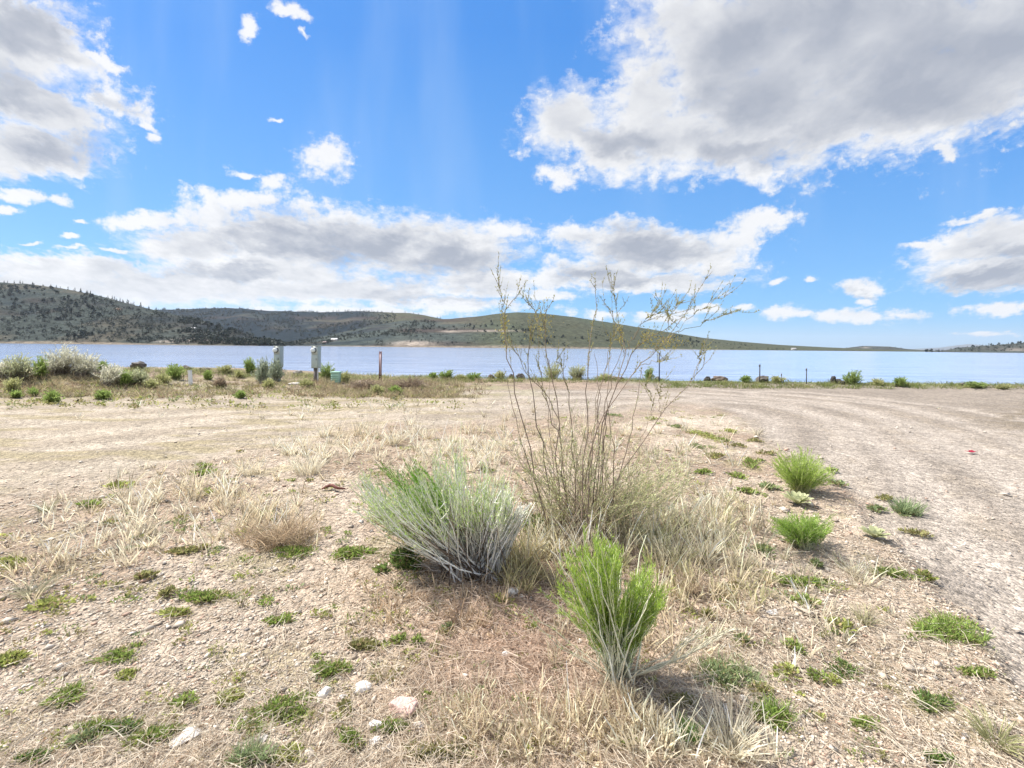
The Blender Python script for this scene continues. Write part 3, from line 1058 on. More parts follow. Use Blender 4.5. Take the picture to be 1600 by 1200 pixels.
def simple_bush(bp, tip_list, label, cs0, cs1, cl0, cl1, seed, n_leaf=40, leafL=.035, leafw=.002, jb=.04, dz=.2, stem_r=.0025, group=None, name="rabbitbrush", t0=.25, k=6):
    rg = np.random.default_rng(seed)
    b = G(*bp)
    root = empty(name, b, label, "shrub", group)
    P = fan(b, b[1], tip_list, rg, jb, dz, k, .15)
    mb = MB()
    mb.tubes(P, taper(len(P), k, stem_r, stem_r * .45, rg), np.clip(stems_col(P, cs0, cs1, rg, .15), .02, .85))
    mb.build("stems", M_BARK, root, loc=b)
    mb = MB()
    filiform(mb, P, n_leaf, t0, leafL, leafw, cl0, rg, .45, 1.0, cl1)
    mb.build("foliage", M_PLANT, root, loc=b)
    return root


def build_right_bushes():
    simple_bush((1250, 770), [(1215, 725, 14, 18, 40), (1245, 712, 22, 18, 60), (1280, 728, 18, 16, 50), (1300, 745, 8, 10, 12), (1250, 740, 35, 15, 60)],
                "bright yellow-green feathery bush at the track edge, upper of the pair on the right",
                (.36, .37, .18), (.38, .48, .15), (.27, .39, .06), (.44, .56, .14), 31, 36, .045, .0018, .035, .22)
    simple_bush((1254, 855), [(1215, 822, 10, 14, 30), (1235, 815, 22, 12, 50), (1270, 815, 22, 12, 50), (1298, 822, 8, 12, 18), (1250, 830, 35, 12, 50)],
                "low darker green bush with pale twigs at its foot, lower of the right pair",
                (.46, .45, .3), (.32, .44, .12), (.19, .33, .05), (.36, .50, .11), 32, 36, .036, .0018, .035, .18)


def rosette(px, py, w, label, seed):
    """broad felted leaves in a ring"""
    rg = np.random.default_rng(seed)
    b = G(px, py)
    r = w * .5 * b[1] / FPX
    root = empty("mullein_plant", b, label, "plant")
    for i in range(24):
        az = i * 2.4 + rg.normal() * .15
        lift = .35 + 1.0 * (i / 24)
        L = r * (1.05 - .35 * i / 24)
        mb = MB()
        k = 7
        t = np.linspace(0, 1, k)
        out = L * np.sin(t * 1.35) / np.sin(1.35) * math.cos(lift * .8)
        up = L * (t * math.sin(lift) + .12 * np.sin(t * 3.14)) + .006
        wd = L * .17 * np.sin(np.clip(t * .93 + .07, 0, 1) * math.pi) ** .8 + .001
        c, s = math.cos(az), math.sin(az)
        mid = np.stack([c * out, s * out, up], -1)
        sd = np.array((-s, c, 0))
        V = np.concatenate([mid - sd * wd[:, None] + (0, 0, 1) * wd[:, None] * .35, mid, mid + sd * wd[:, None] + (0, 0, 1) * wd[:, None] * .35])
        j = np.arange(k - 1)
        F = np.concatenate([np.stack([j, j + 1, k + j + 1, k + j], -1), np.stack([k + j, k + j + 1, 2 * k + j + 1, 2 * k + j], -1)])
        mb.add(V, F, np.array((.46, .48, .28)) * (1 + .14 * rg.normal()))
        mb.build("leaf", M_PLANT, root, True, loc=(0, 0, 0))


# ---------------------------------------------------------- grass & weeds
def tuft(mb, c, n, h, spread, w, col, rg, bend=.5, r0=.03, k=4, cvar=.26):
    az = rg.random(n) * 2 * math.pi
    rr = r0 * np.sqrt(rg.random(n))
    b = c + np.stack([np.cos(az) * rr, np.sin(az) * rr, np.zeros(n)], -1)
    az2 = az + rg.normal(size=n) * .7
    til = spread * np.sqrt(rg.random(n))
    L = h * (.5 + .6 * rg.random(n))
    D = np.stack([np.cos(az2) * np.sin(til), np.sin(az2) * np.sin(til), np.cos(til)], -1)
    mid = b + D * L[:, None] * .55
    D2 = D + np.stack([np.cos(az2), np.sin(az2), -np.ones(n) * .3], -1) * bend * rg.random((n, 1))
    D2 /= np.linalg.norm(D2, axis=1, keepdims=True)
    tip = mid + D2 * L[:, None] * .5
    tip[:, 2] = np.maximum(tip[:, 2], c[2] + .004)
    P = bez(b, mid, tip, k)
    ww = w * np.linspace(1, .35, k)[None] * (.7 + .6 * rg.random((n, 1)))
    C = np.asarray(col) * (1 + cvar * rg.normal(size=(n, 1, 1))) * np.linspace(.8, 1.1, k)[None, :, None]
    mb.ribbons(P, ww, np.clip(C, .02, .85))


def mat_weed(mb, c, rx, ry, rg, col, n, L=.022, w=.006, hgt=.03):
    """low spreading mat of small leaves with a ragged outline"""
    lob = rg.normal(size=(11, 2)) * .42
    k = rg.integers(0, 11, n)
    q = lob[k] + rg.normal(size=(n, 2)) * (.10 + .22 * rg.random((11, 1)))[k]
    rr = np.hypot(q[:, 0], q[:, 1])
    x, y = c[0] + q[:, 0] * rx, c[1] + q[:, 1] * ry
    top = hgt * np.clip(1.15 - rr * .7, .15, 1)
    z = H(x, y) + top * rg.random(n) + .003
    D = np.stack([q[:, 0] * .6 + rg.normal(size=n) * .6, q[:, 1] * .6 + rg.normal(size=n) * .6, .35 + .5 * rg.random(n)], -1)
    cc = np.asarray(col) * (1 + .3 * rg.normal(size=(n, 1)))
    cc = cc + (np.array((.36, .37, .13)) - cc) * rg.random((n, 1)) ** 2 * .7
    cc = np.where(rg.random((n, 1)) < .13, np.array((.38, .29, .17)) * (1 + .2 * rg.normal(size=(n, 1))), cc)
    mb.leaves(np.stack([x, y, z], -1), D, L * (.6 + .8 * rg.random(n)), w * (.6 + .8 * rg.random(n)), np.clip(cc, .015, .6))


BG, DG, LG, OG, GG = (.23, .32, .075), (.13, .22, .06), (.37, .41, .12), (.28, .265, .115), (.24, .30, .15)
WEEDS = [
    (107, 1097, 46, 34, BG, "rounded bright green weed cushion alone on gravel near the lower left edge"),
    (16, 1036, 50, 22, LG, "yellow-green weed mat cut by the left picture edge"),
    (187, 1028, 66, 26, BG, "ragged green weed mat with a brown right side, left gravel"),
    (195, 1058, 30, 14, LG, "small lime green weed mat just below the ragged brown-sided mat"),
    (150, 1144, 52, 22, BG, "leftmost of three touching green weed mats at lower left"),
    (193, 1141, 44, 24, DG, "middle of three touching green weed mats at lower left"),
    (235, 1163, 60, 30, BG, "rightmost of three touching green weed mats, left of the flat white stone"),
    (53, 1190, 54, 20, DG, "dark green weed mat at the bottom left corner"),
    (318, 938, 78, 18, BG, "long thin green weed streak across the left gravel"),
    (280, 962, 46, 14, LG, "pale lime weed patch under the long thin green streak"),
    (355, 1095, 40, 26, LG, "yellow-green spindly weed above the flat white stone"),
    (440, 1112, 84, 50, BG, "largest thick green weed cushion in front, left of the pink stone"),
    (521, 1054, 44, 28, BG, "green weed mat directly above the two white stones"),
    (440, 973, 36, 16, BG, "small green weed mat alone on bare gravel left of centre"),
    (560, 1015, 50, 26, OG, "olive weed mat on gravel above the white stones, right one"),
    (452, 1186, 60, 28, LG, "lime green weed mat on the bottom edge beneath the largest cushion"),
    (396, 1194, 60, 22, GG, "grey-green weed on the bottom edge beside the lime mat"),
    (548, 1165, 44, 30, BG, "green leaning weed mat left of the small white stones at the bottom"),
    (614, 1146, 36, 26, BG, "green weed tuft just below the pink stone"),
    (680, 1180, 76, 28, OG, "olive weed mat on the bottom edge right of the stones"),
    (462, 866, 70, 20, BG, "green weed mat beneath the dried curly weed"),
    (540, 868, 72, 28, BG, "green weed mat at the left foot of the silvery rabbitbrush"),
    (301, 861, 46, 16, OG, "olive weed mat left of the dried curly weed"),
    (14, 880, 44, 16, LG, "lime weed mat at the left picture edge beside the straw"),
    (1392, 901, 62, 20, BG, "flat green weed mat on gravel right of the low darker bush"),
    (1258, 914, 84, 18, BG, "long flat green weed mat below the low darker bush"),
    (1418, 802, 38, 14, GG, "grey-green weed tuft at the edge of the right track"),
    (1436, 838, 38, 9, OG, "flat olive weed mat at the edge of the right track"),
    (1484, 994, 108, 50, BG, "largest grassy green weed mat on the right gravel"),
    (1319, 1046, 46, 26, DG, "dark green leafy weed alone on gravel at lower right"),
    (1521, 1055, 56, 18, BG, "narrow slanting green weed mat below the largest right mat"),
    (1450, 1102, 52, 28, DG, "dark green weed mat lowest but one on the right gravel"),
    (1131, 1063, 100, 60, GG, "broad grey-green weed mat right of the front rabbitbrush"),
    (1210, 1121, 52, 36, BG, "green weed mat trailing down right from the broad grey-green mat"),
    (1349, 1136, 42, 18, BG, "small slanting green weed mat between gravel and bottom edge, right"),
    (1060, 1103, 50, 26, OG, "olive weed mat in straw below the front rabbitbrush"),
    (1071, 1160, 26, 30, DG, "small dark green upright weed left of the bottom straw tussock"),
    (1465, 1193, 46, 16, DG, "dark green weed cut by the bottom edge at right"),
    (1108, 684, 34, 26, LG, "lime green weed clump far side of the island, right of the tall shrub"),
    (1172, 724, 36, 14, BG, "green weed mat left of the upper right bush"),
    (310, 731, 40, 8, BG, "thin green weed strip at the edge of the left track"),
]
SMALL = [(227, 905, 26), (264, 932, 30), (72, 952, 46), (140, 791, 26), (189, 761, 36), (293, 1104, 36), (540, 1110, 20), (780, 943, 24), (653, 1008, 20),
         (1384, 782, 16), (1368, 798, 22), (1447, 905, 22), (1194, 864, 36), (1129, 690, 24), (1153, 698, 22), (1200, 710, 22), (1151, 746, 26),
         (1200, 763, 30), (1166, 770, 26), (1307, 758, 24), (1275, 885, 16), (1301, 737, 14), (1259, 943, 32), (1161, 1005, 26), (1105, 966, 16),
         (1274, 1065, 28), (1304, 1076, 16), (1315, 979, 30), (1240, 1020, 26), (315, 741, 36), (1180, 690, 20), (1120, 715, 30), (1090, 700, 30), (1140, 675, 22), (1100, 740, 24),
         (1060, 668, 26), (1020, 655, 30), (960, 650, 30), (1230, 1060, 40), (1190, 1085, 30), (130, 1165, 40), (620, 1010, 30), (700, 990, 18)]


def build_weeds():
    rg = np.random.default_rng(41)
    for (px, py, w, h, col, lab) in WEEDS:
        b = G(px, py)
        rx = w * .6 * b[1] / FPX
        ry = h * .6 * b[1] ** 2 / (FPX * EYE) * .85
        n = int(np.clip(w * h * .7, 160, 2000))
        mb = MB()
        s = np.clip(b[1] / 2.0, .9, 2)
        mat_weed(mb, b, rx * .88, ry * .88, rg, col, int(n * .95), .019 * s * rg.uniform(.75, 1.3), .0034 * s * rg.uniform(.8, 1.4), .010 + .11 * min(rx, ry))
        if "grassy" in lab or "upright" in lab or "grey-green" in lab:
            for q in range(26):
                a, r = rg.random() * 6.28, math.sqrt(rg.random())
                c = np.array((b[0] + math.cos(a) * rx * .8 * r, b[1] + math.sin(a) * ry * .8 * r, b[2]))
                tuft(mb, c, 12, .07 * s, .8, .0016 * s, np.array(col) * 1.2, rg, .5, .01)
        o = mb.build("weed_mat", M_PLANT, loc=b)
        tag(o, lab, "weed", "green weed mats on the gravel")
    # dark weeds in the shrubs' feet
    for (px, py, w, h, lab) in ((630, 890, 48, 34, "dark green leafy clump under the left side of the silvery rabbitbrush"),
                                (838, 832, 44, 30, "dark green leafy clump between silvery rabbitbrush and tall shrub")):
        b = G(px, py)
        mb = MB()
        mat_weed(mb, b, w * .5 * b[1] / FPX, w * .4 * b[1] / FPX, rg, DG, 1200, .03, .007, .13)
        tag(mb.build("weed_clump", M_PLANT, loc=b), lab, "weed")
    mb = MB()
    for (px, py, w) in SMALL:
        b = G(px, py)
        r = w * .5 * b[1] / FPX
        mat_weed(mb, b, r, r * .8, rg, (BG, LG, OG, GG)[rg.integers(4)], int(30 + w * 5), .02 * np.clip(b[1] / 2, .8, 2), .005 * np.clip(b[1] / 2, .8, 2), .03)
    for i in range(520):
        px, py = rg.uniform(-60, 1500), 640 + 560 * rg.random() ** 1.3
        x, y = (float(v) for v in G0(px, py))
        if bed_mask(np.array([px]), np.array([py]))[0] < .7 or (px > 1150 and fbm(np.array(x * 2), np.array(y * 2), 2, 3) < .5):
            continue
        b = np.array((x, y, float(H(x, y))))
        r = rg.uniform(.015, .05) * np.clip(y / 2, .8, 1.6)
        mat_weed(mb, b, r * 1.4, r, rg, (BG, LG, OG, OG, GG)[rg.integers(5)], int(rg.uniform(14, 50)), .016 * np.clip(y / 2, .8, 1.8), .004 * np.clip(y / 2, .8, 1.8), .02)
    for i in range(230):   # beyond the tracks
        px, py = rg.uniform(-80, 720), rg.uniform(604, 640)
        b = G(px, py)
        r = rg.uniform(.05, .2)
        mat_weed(mb, b, r * 1.5, r, rg, lerp((BG, LG, OG, OG, GG)[rg.integers(5)], (.3, .27, .14), .3), 20, .07, .016, .06)
    tag(mb.build("ground_cover", M_PLANT), "scattered small green weeds between the gravel and straw", "ground cover", None, "stuff")


STRAW = np.array((.65, .555, .385))
PALE = np.array((.77, .695, .53))
BROWN = np.array((.36, .265, .18))


def build_dry_grass():
    rg = np.random.default_rng(51)
    mb = MB()
    #  cx cy rx ry tufts blades h col
    zones = [(640, 705, 110, 34, 70, 34, .22, PALE), (495, 715, 60, 24, 34, 34, .20, PALE), (560, 700, 60, 20, 18, 26, .2, STRAW),
             (1085, 855, 105, 44, 80, 34, .17, PALE), (1000, 855, 90, 40, 64, 34, .20, PALE), (1150, 815, 60, 40, 30, 26, .16, STRAW), (1080, 790, 100, 40, 36, 26, .15, PALE),
             (880, 870, 60, 26, 46, 36, .22, PALE), (820, 900, 34, 34, 30, 34, .22, np.array((.55, .50, .26))),
             (860, 690, 200, 34, 70, 26, .16, STRAW), (1000, 700, 140, 40, 60, 26, .16, PALE), (760, 720, 80, 30, 36, 30, .2, PALE),
             (420, 820, 60, 34, 40, 26, .16, STRAW), (270, 800, 150, 46, 80, 24, .14, PALE), (170, 850, 140, 34, 46, 22, .13, PALE), (330, 770, 130, 34, 60, 24, .14, STRAW),
             (60, 900, 90, 40, 26, 20, .11, STRAW), (930, 1150, 140, 44, 70, 26, .09, STRAW), (1090, 1180, 110, 26, 40, 26, .1, PALE), (760, 1150, 90, 46, 46, 22, .07, STRAW),
             (1000, 1010, 120, 50, 40, 22, .1, STRAW), (1100, 930, 110, 50, 60, 24, .13, STRAW), (700, 950, 110, 50, 50, 22, .09, BROWN * 1.3), (1240, 990, 130, 60, 30, 18, .08, PALE),
             (640, 640, 500, 14, 70, 20, .12, PALE), (1300, 930, 80, 40, 20, 18, .09, PALE)]
    for (cx, cy, rx, ry, nt_, nb, h, col) in zones:
        for i in range(int(nt_ * (.9 if cx > 560 else .95))):
            u = rg.normal(size=2) * .6
            b = np.array([*[float(v) for v in G0(cx + u[0] * rx, max(cy + u[1] * ry, 630))], 0])
            b[2] = float(H(b[0], b[1]))
            s = .4 + 1.0 * rg.random() ** 1.4
            cc = lerp(col, STRAW, rg.random() * .5) * (.8 + .4 * rg.random())
            if cx > 940 and cy < 960 and rg.random() < .5:
                cc = lerp(cc, (.46, .47, .22), rg.random() * .8)
            m = int(nb * (.35 + .5 * rg.random()))
            wd = (.0011 + .0004 * b[1] / 2) * 2.6
            tuft(mb, b, int(m * .75), h * s, .35 + .5 * rg.random(), wd, cc, rg, .8, .05 * s)
            if rg.random() < .5:
                tuft(mb, b, 4, h * s * 1.7, .5, wd * .8, cc * 1.15, rg, .5, .04 * s)
    # brushy dry band beyond the far track, left of the lake gap
    for i in range(1000):
        px = rg.uniform(-60, 760) if i % 3 else rg.uniform(480, 720)
        b = G(px, rg.uniform(588 if px < 300 else 594, 622))
        tuft(mb, b, 22, rg.uniform(.06, .26), .9, .007, lerp(BROWN * .9, (.42, .37, .22) if rg.random() < .6 else (.27, .29, .12), rg.random()), rg, .6, .16)
    tag(mb.build("dry_grass", M_DRY), "blond dry grass standing among the shrubs", "grass", None, "stuff")

    # straw and dead stalks lying on the ground
    mb = MB()
    N = 90000
    px, py = rg.uniform(-200, 1750, N), 655 + 600 * rg.random(N) ** 0.9
    x, y = G0(px, py)
    bm = bed_mask(px, py)
    dens = bm * (.16 + .75 * sstep(.40, .58, fbm(x * .9, y * .9, 3, 55)))
    dens *= np.where(px > 1180, .35, 1) * np.where((px < 620) & (py > 890), .55, 1)
    dens += .9 * np.exp(-(((px - 850) / 230) ** 2 + ((py - 1050) / 170) ** 2))
    keep = rg.random(N) < dens
    x, y, px, py = x[keep], y[keep], px[keep], py[keep]
    n = len(x)
    sc = np.clip(y / 2.2, .75, 2.2)
    L = rg.uniform(.03, .16, n) * sc ** .7
    az = rg.random(n) * 6.283
    z0 = H(x, y) + .003 + .03 * rg.random(n) ** 2
    k = 4
    t = np.linspace(-.5, .5, k)
    crv = rg.normal(size=n) * .25
    X = x[:, None] + np.cos(az)[:, None] * L[:, None] * t - np.sin(az)[:, None] * (crv * L)[:, None] * t ** 2
    Y = y[:, None] + np.sin(az)[:, None] * L[:, None] * t + np.cos(az)[:, None] * (crv * L)[:, None] * t ** 2
    Z = z0[:, None] + (rg.normal(size=n) * .18 * L)[:, None] * t
    ww = .0013 * sc[:, None] * (.6 + rg.random((n, 1))) * np.array([1, 1, .9, .6])[None]
    red = np.exp(-(((px - 830) / 200) ** 2 + ((py - 1000) / 170) ** 2))[:, None]
    f = rg.random((n, 1))
    f = f ** .7
    C = np.array((.74, .67, .54)) * f + BROWN * (1 - f)
    C = C * (1 - .5 * red) + np.array((.48, .33, .26)) * .5 * red
    mb.ribbons(np.stack([X, Y, Z], -1), ww, np.repeat(np.clip(C, .02, .8)[:, None], k, 1))
    tag(mb.build("straw_litter", M_DRY), "dead straw and twigs littering the soil", "straw", None, "stuff")

    # tussocks one can point to
    T = [(432, 848, 95, .30, np.array((.44, .34, .23)), "dried curly brown weed bush left of the silvery rabbitbrush", "dried_weed", 220, .9),
         (1138, 1182, 70, .20, PALE * .95, "fan shaped blond straw tussock at the bottom, right of centre", "grass_tussock", 150, 1.0),
         (1352, 974, 46, .10, np.array((.42, .40, .24)), "olive and straw tussock alone on the right gravel", "grass_tussock", 110, 1.1),
         (50, 928, 80, .14, np.array((.38, .36, .24)), "grey spiky tussock at the left edge", "grass_tussock", 110, 1.1),
         (390, 742, 50, .22, PALE, "pale tussock with a dark base beside the left track", "grass_tussock", 120, .7),
         (480, 740, 90, .26, PALE, "widest pale tussock on the island's far left rim", "grass_tussock", 240, .7),
         (70, 800, 36, .12, np.array((.34, .33, .2)), "small grey-olive tussock at the left track edge", "grass_tussock", 90, .9),
         (1080, 925, 60, .16, np.array((.46, .36, .26)), "brownish tussock right of the front rabbitbrush", "grass_tussock", 150, .9),
         (1335, 900, 50, .12, PALE, "whitish wispy tussock below the felted rosette plant", "grass_tussock", 90, .9),
         (1555, 1165, 80, .12, np.array((.40, .40, .20)), "yellow-green grass tussock at the lower right corner", "grass_tussock", 140, 1.0)]
    for (px, py, w, h, col, lab, nm, nb, sp) in T:
        b = G(px, py)
        mb = MB()
        r = w * .5 * b[1] / FPX
        tuft(mb, b, nb, h, sp, .0012 + .0004 * b[1] / 2, col, rg, .9, r * .35, 5)
        if nm == "dried_weed":
            for q in range(10):
                c = b + np.array((rg.normal() * r * .6, rg.normal() * r * .5, 0))
                tuft(mb, c, 50, h * .8, .8, .0016, col * (.8 + .5 * rg.random()), rg, 2.2, r * .2, 6)
        tag(mb.build(nm, M_DRY, loc=b), lab, "dry grass" if nm == "grass_tussock" else "dry weed")


def build_gravel():
    rg = np.random.default_rng(61)
    N = 115000
    px, py = rg.uniform(-200, 1780, N), 640 + 620 * rg.random(N) ** .85
    x, y = G0(px, py)
    bm = bed_mask(px, py)
    dens = .05 + .03 * (1 - bm) * (py > 760) + .14 * bm + .55 * bm * sstep(.38, .55, fbm(x * .8, y * .8, 3, 65)) + .35 * ((px < 640) & (py > 870)) + .3 * bm * ((px > 1150) & (py > 850))
    dens = dens - .35 * np.exp(-(((px - 830) / 200) ** 2 + ((py - 1000) / 170) ** 2))
    keep = rg.random(N) < dens
    x, y = x[keep], y[keep]
    n = len(x)
    r = .0028 * np.exp(rg.normal(size=n) * .55) * np.clip(y / 1.6, .8, 4) ** .75
    O = np.array([(1, 0, 0), (0, 1, 0), (-1, 0, 0), (0, -1, 0), (0, 0, .75), (0, 0, -.6)], float)
    V = O[None] * (1 + .35 * rg.normal(size=(n, 6, 1))) + .18 * rg.normal(size=(n, 6, 3))
    az = rg.random(n) * 6.283
    c, s = np.cos(az), np.sin(az)
    V = np.stack([V[..., 0] * c[:, None] * 1.3 - V[..., 1] * s[:, None], V[..., 0] * s[:, None] * 1.3 + V[..., 1] * c[:, None], V[..., 2] * .75], -1)
    hb = H(x, y)
    V = V * r[:, None, None] + np.stack([x, y, hb + r * .25], -1)[:, None]
    F0 = np.array([(0, 1, 4), (1, 2, 4), (2, 3, 4), (3, 0, 4), (1, 0, 5), (2, 1, 5), (3, 2, 5), (0, 3, 5)])
    F = (np.arange(n) * 6)[:, None, None] + F0[None]
    f = rg.random((n, 1))
    C = np.array((.37, .30, .225)) * (1 - f) + np.array((.62, .555, .465)) * f
    warm = rg.random((n, 1)) < .12
    C = np.where(warm, np.array((.45, .31, .23)), C)
    C = np.where(rg.random((n, 1)) < .04, np.array((.20, .18, .16)), C) * (1 + .12 * rg.normal(size=(n, 1)))
    mb = MB()
    mb.add(V.reshape(-1, 3), F.reshape(-1, 3), np.repeat(np.clip(C, .04, .75), 6, 0))
    tag(mb.build("gravel", M_PEB), "loose angular gravel spread over the dirt", "gravel", None, "stuff")


def ico(sub):
    t = (1 + 5 ** .5) / 2
    V = [(-1, t, 0), (1, t, 0), (-1, -t, 0), (1, -t, 0), (0, -1, t), (0, 1, t), (0, -1, -t), (0, 1, -t), (t, 0, -1), (t, 0, 1), (-t, 0, -1), (-t, 0, 1)]
    F = [(0, 11, 5), (0, 5, 1), (0, 1, 7), (0, 7, 10), (0, 10, 11), (1, 5, 9), (5, 11, 4), (11, 10, 2), (10, 7, 6), (7, 1, 8), (3, 9, 4), (3, 4, 2), (3, 2, 6),
         (3, 6, 8), (3, 8, 9), (4, 9, 5), (2, 4, 11), (6, 2, 10), (8, 6, 7), (9, 8, 1)]
    V = [np.array(v) / np.linalg.norm(v) for v in V]
    for _ in range(sub):
        cache, F2 = {}, []

        def midp(a, b):
            key = (min(a, b), max(a, b))
            if key not in cache:
                m = V[a] + V[b]
                V.append(m / np.linalg.norm(m))
                cache[key] = len(V) - 1
            return cache[key]
        for a, b, c in F:
            ab, bc, ca = midp(a, b), midp(b, c), midp(c, a)
            F2 += [(a, ab, ca), (b, bc, ab), (c, ca, bc), (ab, bc, ca)]
        F = F2
    return np.array(V), np.array(F)


ICO = ico(3)


def rock(mb, c, size, col, rg, rough=.18, cuts=7):
    V, F = ICO
    V = V.copy()
    for _ in range(cuts):      # planar fracture faces
        n = rg.normal(size=3)
        n /= np.linalg.norm(n)
        dd = V @ n
        lim = rg.uniform(.55, .85)
        V = V - np.where(dd > lim, dd - lim, 0)[:, None] * n
    q = vnoise(V[:, 0] * 3 + 9, V[:, 1] * 3 + V[:, 2] * 2, int(rg.integers(50))) - .5
    V = V * (1 + rough * q[:, None])
    V = V * np.asarray(size)
    a = rg.random() * 6.28
    V = np.stack([V[:, 0] * math.cos(a * .1) - V[:, 1] * math.sin(a * .1), V[:, 0] * math.sin(a * .1) + V[:, 1] * math.cos(a * .1), V[:, 2]], -1)
    mb.add(V + c, F, np.asarray(col))


def build_stones():
    rg = np.random.default_rng(71)
    W_, P_, Gy = (.62, .58, .53), (.60, .42, .36), (.40, .36, .32)
    S = [(509, 1088, 27, .6, W_, "white rounded stone, left of the pair above the pink stone"),
         (566, 1082, 30, .5, W_, "flat white stone, right of the pair above the pink stone"),
         (536, 1094, 12, .6, W_, "small white chip between the two white stones"),
         (629, 1112, 50, .5, P_, "large pinkish stone with straw across it, front centre"),
         (585, 1140, 22, .7, W_, "white stone just below left of the pink stone"),
         (653, 1142, 22, .7, Gy, "grey-tan stone just below right of the pink stone"),
         (586, 1168, 19, .7, W_, "left of two small white stones near the bottom edge"),
         (605, 1172, 18, .5, W_, "right of two small white stones near the bottom edge"),
         (802, 928, 24, .6, W_, "biggest whitish stone of the trio below the silvery rabbitbrush"),
         (792, 934, 11, .6, W_, "left small stone of the trio below the silvery rabbitbrush"),
         (814, 936, 12, .6, W_, "right small stone of the trio below the silvery rabbitbrush"),
         (289, 1163, 42, .35, W_, "long flat white stone at lower left beside green weeds"),
         (480, 1192, 28, .5, (.52, .45, .36), "tan stone on the bottom edge beside the lime weed"),
         (408, 1158, 22, .4, W_, "flat white stone below the largest green cushion"),
         (383, 1128, 12, .6, W_, "white pebble left of the largest green cushion"),
         (1206, 959, 18, .5, W_, "white stone on gravel right of the front rabbitbrush"),
         (790, 1024, 14, .6, W_, "white stone in the reddish straw left of the front rabbitbrush"),
         (726, 1060, 12, .6, W_, "white pebble in the reddish straw at front centre"),
         (1161, 1094, 14, .5, W_, "white pebble in the grey-green mat at the lower right")]
    for (px, py, w, asp, col, lab) in S:
        b = G(px, py)
        r = w * .5 * b[1] / FPX
        mb = MB()
        rock(mb, b + np.array((0, 0, r * asp * .45)), (r, r * .75, r * asp), col, rg, .15)
        o = mb.build("stone", M_STONE, loc=b)
        tag(o, lab, "stone", "pale stones on the ground")
    B = [(217, 575, 26, 13, "big flat-topped dark boulder on the shore, leftmost of the row"),
         (290, 577, 20, 8, "low dark boulder right of the bright green shore bush"),
         (320, 579, 18, 7, "low dark boulder behind the white stake"),
         (150, 570, 14, 9, "brown boulder half hidden behind the big pale shore bushes"),
         (466, 585, 16, 8, "grey boulder between the two meter pedestals"),
         (768, 588, 14, 9, "small boulder on the shore left of the tall shrub"),
         (800, 584, 12, 12, "dark pointed boulder behind the tall shrub's left branch"),
         (813, 587, 17, 13, "dark boulder just right of the pointed one behind the tall shrub"),
         (965, 592, 26, 9, "low brown boulder behind the tall shrub's middle"),
         (1028, 594, 14, 8, "pale boulder at the foot of the blue post"),
         (1105, 594, 13, 12, "black round boulder, left of the touching pair on the right shore"),
         (1124, 595, 28, 13, "brown wide boulder, right of the touching pair on the right shore"),
         (1192, 597, 30, 13, "dark boulder with grass round it beside a thin stake"),
         (1302, 599, 10, 17, "tall black upright boulder on the right shore"),
         (1313, 600, 17, 11, "black blocky boulder leaning on the tall upright one"),
         (1398, 604, 8, 5, "very small dark rock in the right shore grass"),
         (1506, 603, 12, 6, "small dark rock at the far right of the shore grass")]
    for (px, py, w, h, lab) in B:
        b = G(px, py)
        sx, sz = w * .44 * b[1] / FPX, h * .46 * b[1] / FPX
        mb = MB()
        col = (.115, .10, .085) if "dark" in lab else (.045, .04, .037) if "black" in lab else ((.30, .27, .24) if "pale" in lab or "grey" in lab else (.13, .10, .08))
        rock(mb, b + np.array((0, 0, sz * .5)), (sx, sx * .8, sz * 1.15), col, rg, .4, 6)
        tag(mb.build("boulder", M_ROCK, loc=b), lab, "boulder", "boulders along the shore")


# -------------------------------------------------------- shoreline shrubs
def shore_bush(px, base, top, w, kind, label, seed, name="shore_shrub"):
    rg = np.random.default_rng(seed)
    b = G(px, base)
    s = b[1] / FPX
    kinds = {'grey': ((.24, .20, .17), (.60, .58, .48), (.50, .50, .36), (.66, .64, .50), 100, 12, .10, .009),
             'greygreen': ((.15, .12, .10), (.46, .46, .32), (.34, .37, .20), (.48, .50, .30), 95, 13, .09, .010),
             'green': ((.20, .22, .09), (.26, .33, .10), (.18, .26, .06), (.31, .40, .12), 65, 13, .10, .010),
             'yellow': ((.30, .29, .15), (.42, .42, .20), (.34, .36, .14), (.46, .46, .22), 60, 12, .09, .010),
             'stiff': ((.30, .30, .24), (.36, .40, .30), (.26, .31, .20), (.34, .38, .28), 60, 18, .10, .011),
             'brown': ((.18, .13, .10), (.30, .23, .17), (.28, .22, .15), (.34, .27, .19), 90, 10, .08, .010)}
    c0, c1, l0, l1, n, nl, L, lw = kinds[kind]
    hpx = base - top
    tips = [(px + w * rg.normal() * .08, top + hpx * .14, w * .30, hpx * .22, n // 2), (px - w * .28, top + hpx * (.25 + .2 * rg.random()), w * .22, hpx * .24, n // 3),
            (px + w * .28, top + hpx * (.25 + .2 * rg.random()), w * .22, hpx * .24, n // 3), (px, top + hpx * .62, w * .55, hpx * .2, n // 2)]
    root = empty(name, b, label, "shrub", "shrubs along the shore")
    P = fan(b, b[1], tips, rg, w * s * .13, w * s * .5, 6, .12)
    mb = MB()
    mb.tubes(P, taper(len(P), 6, .011, .004, rg), np.clip(stems_col(P, c0, c1, rg, .15), .02, .8))
    mb.build("stems", M_BARK, root, loc=b)
    mb = MB()
    filiform(mb, P, nl, .35, L * (hpx / 32) ** .4, lw, l0, rg, .5, 1.0, l1)
    mb.build("foliage", M_PLANT, root, loc=b)


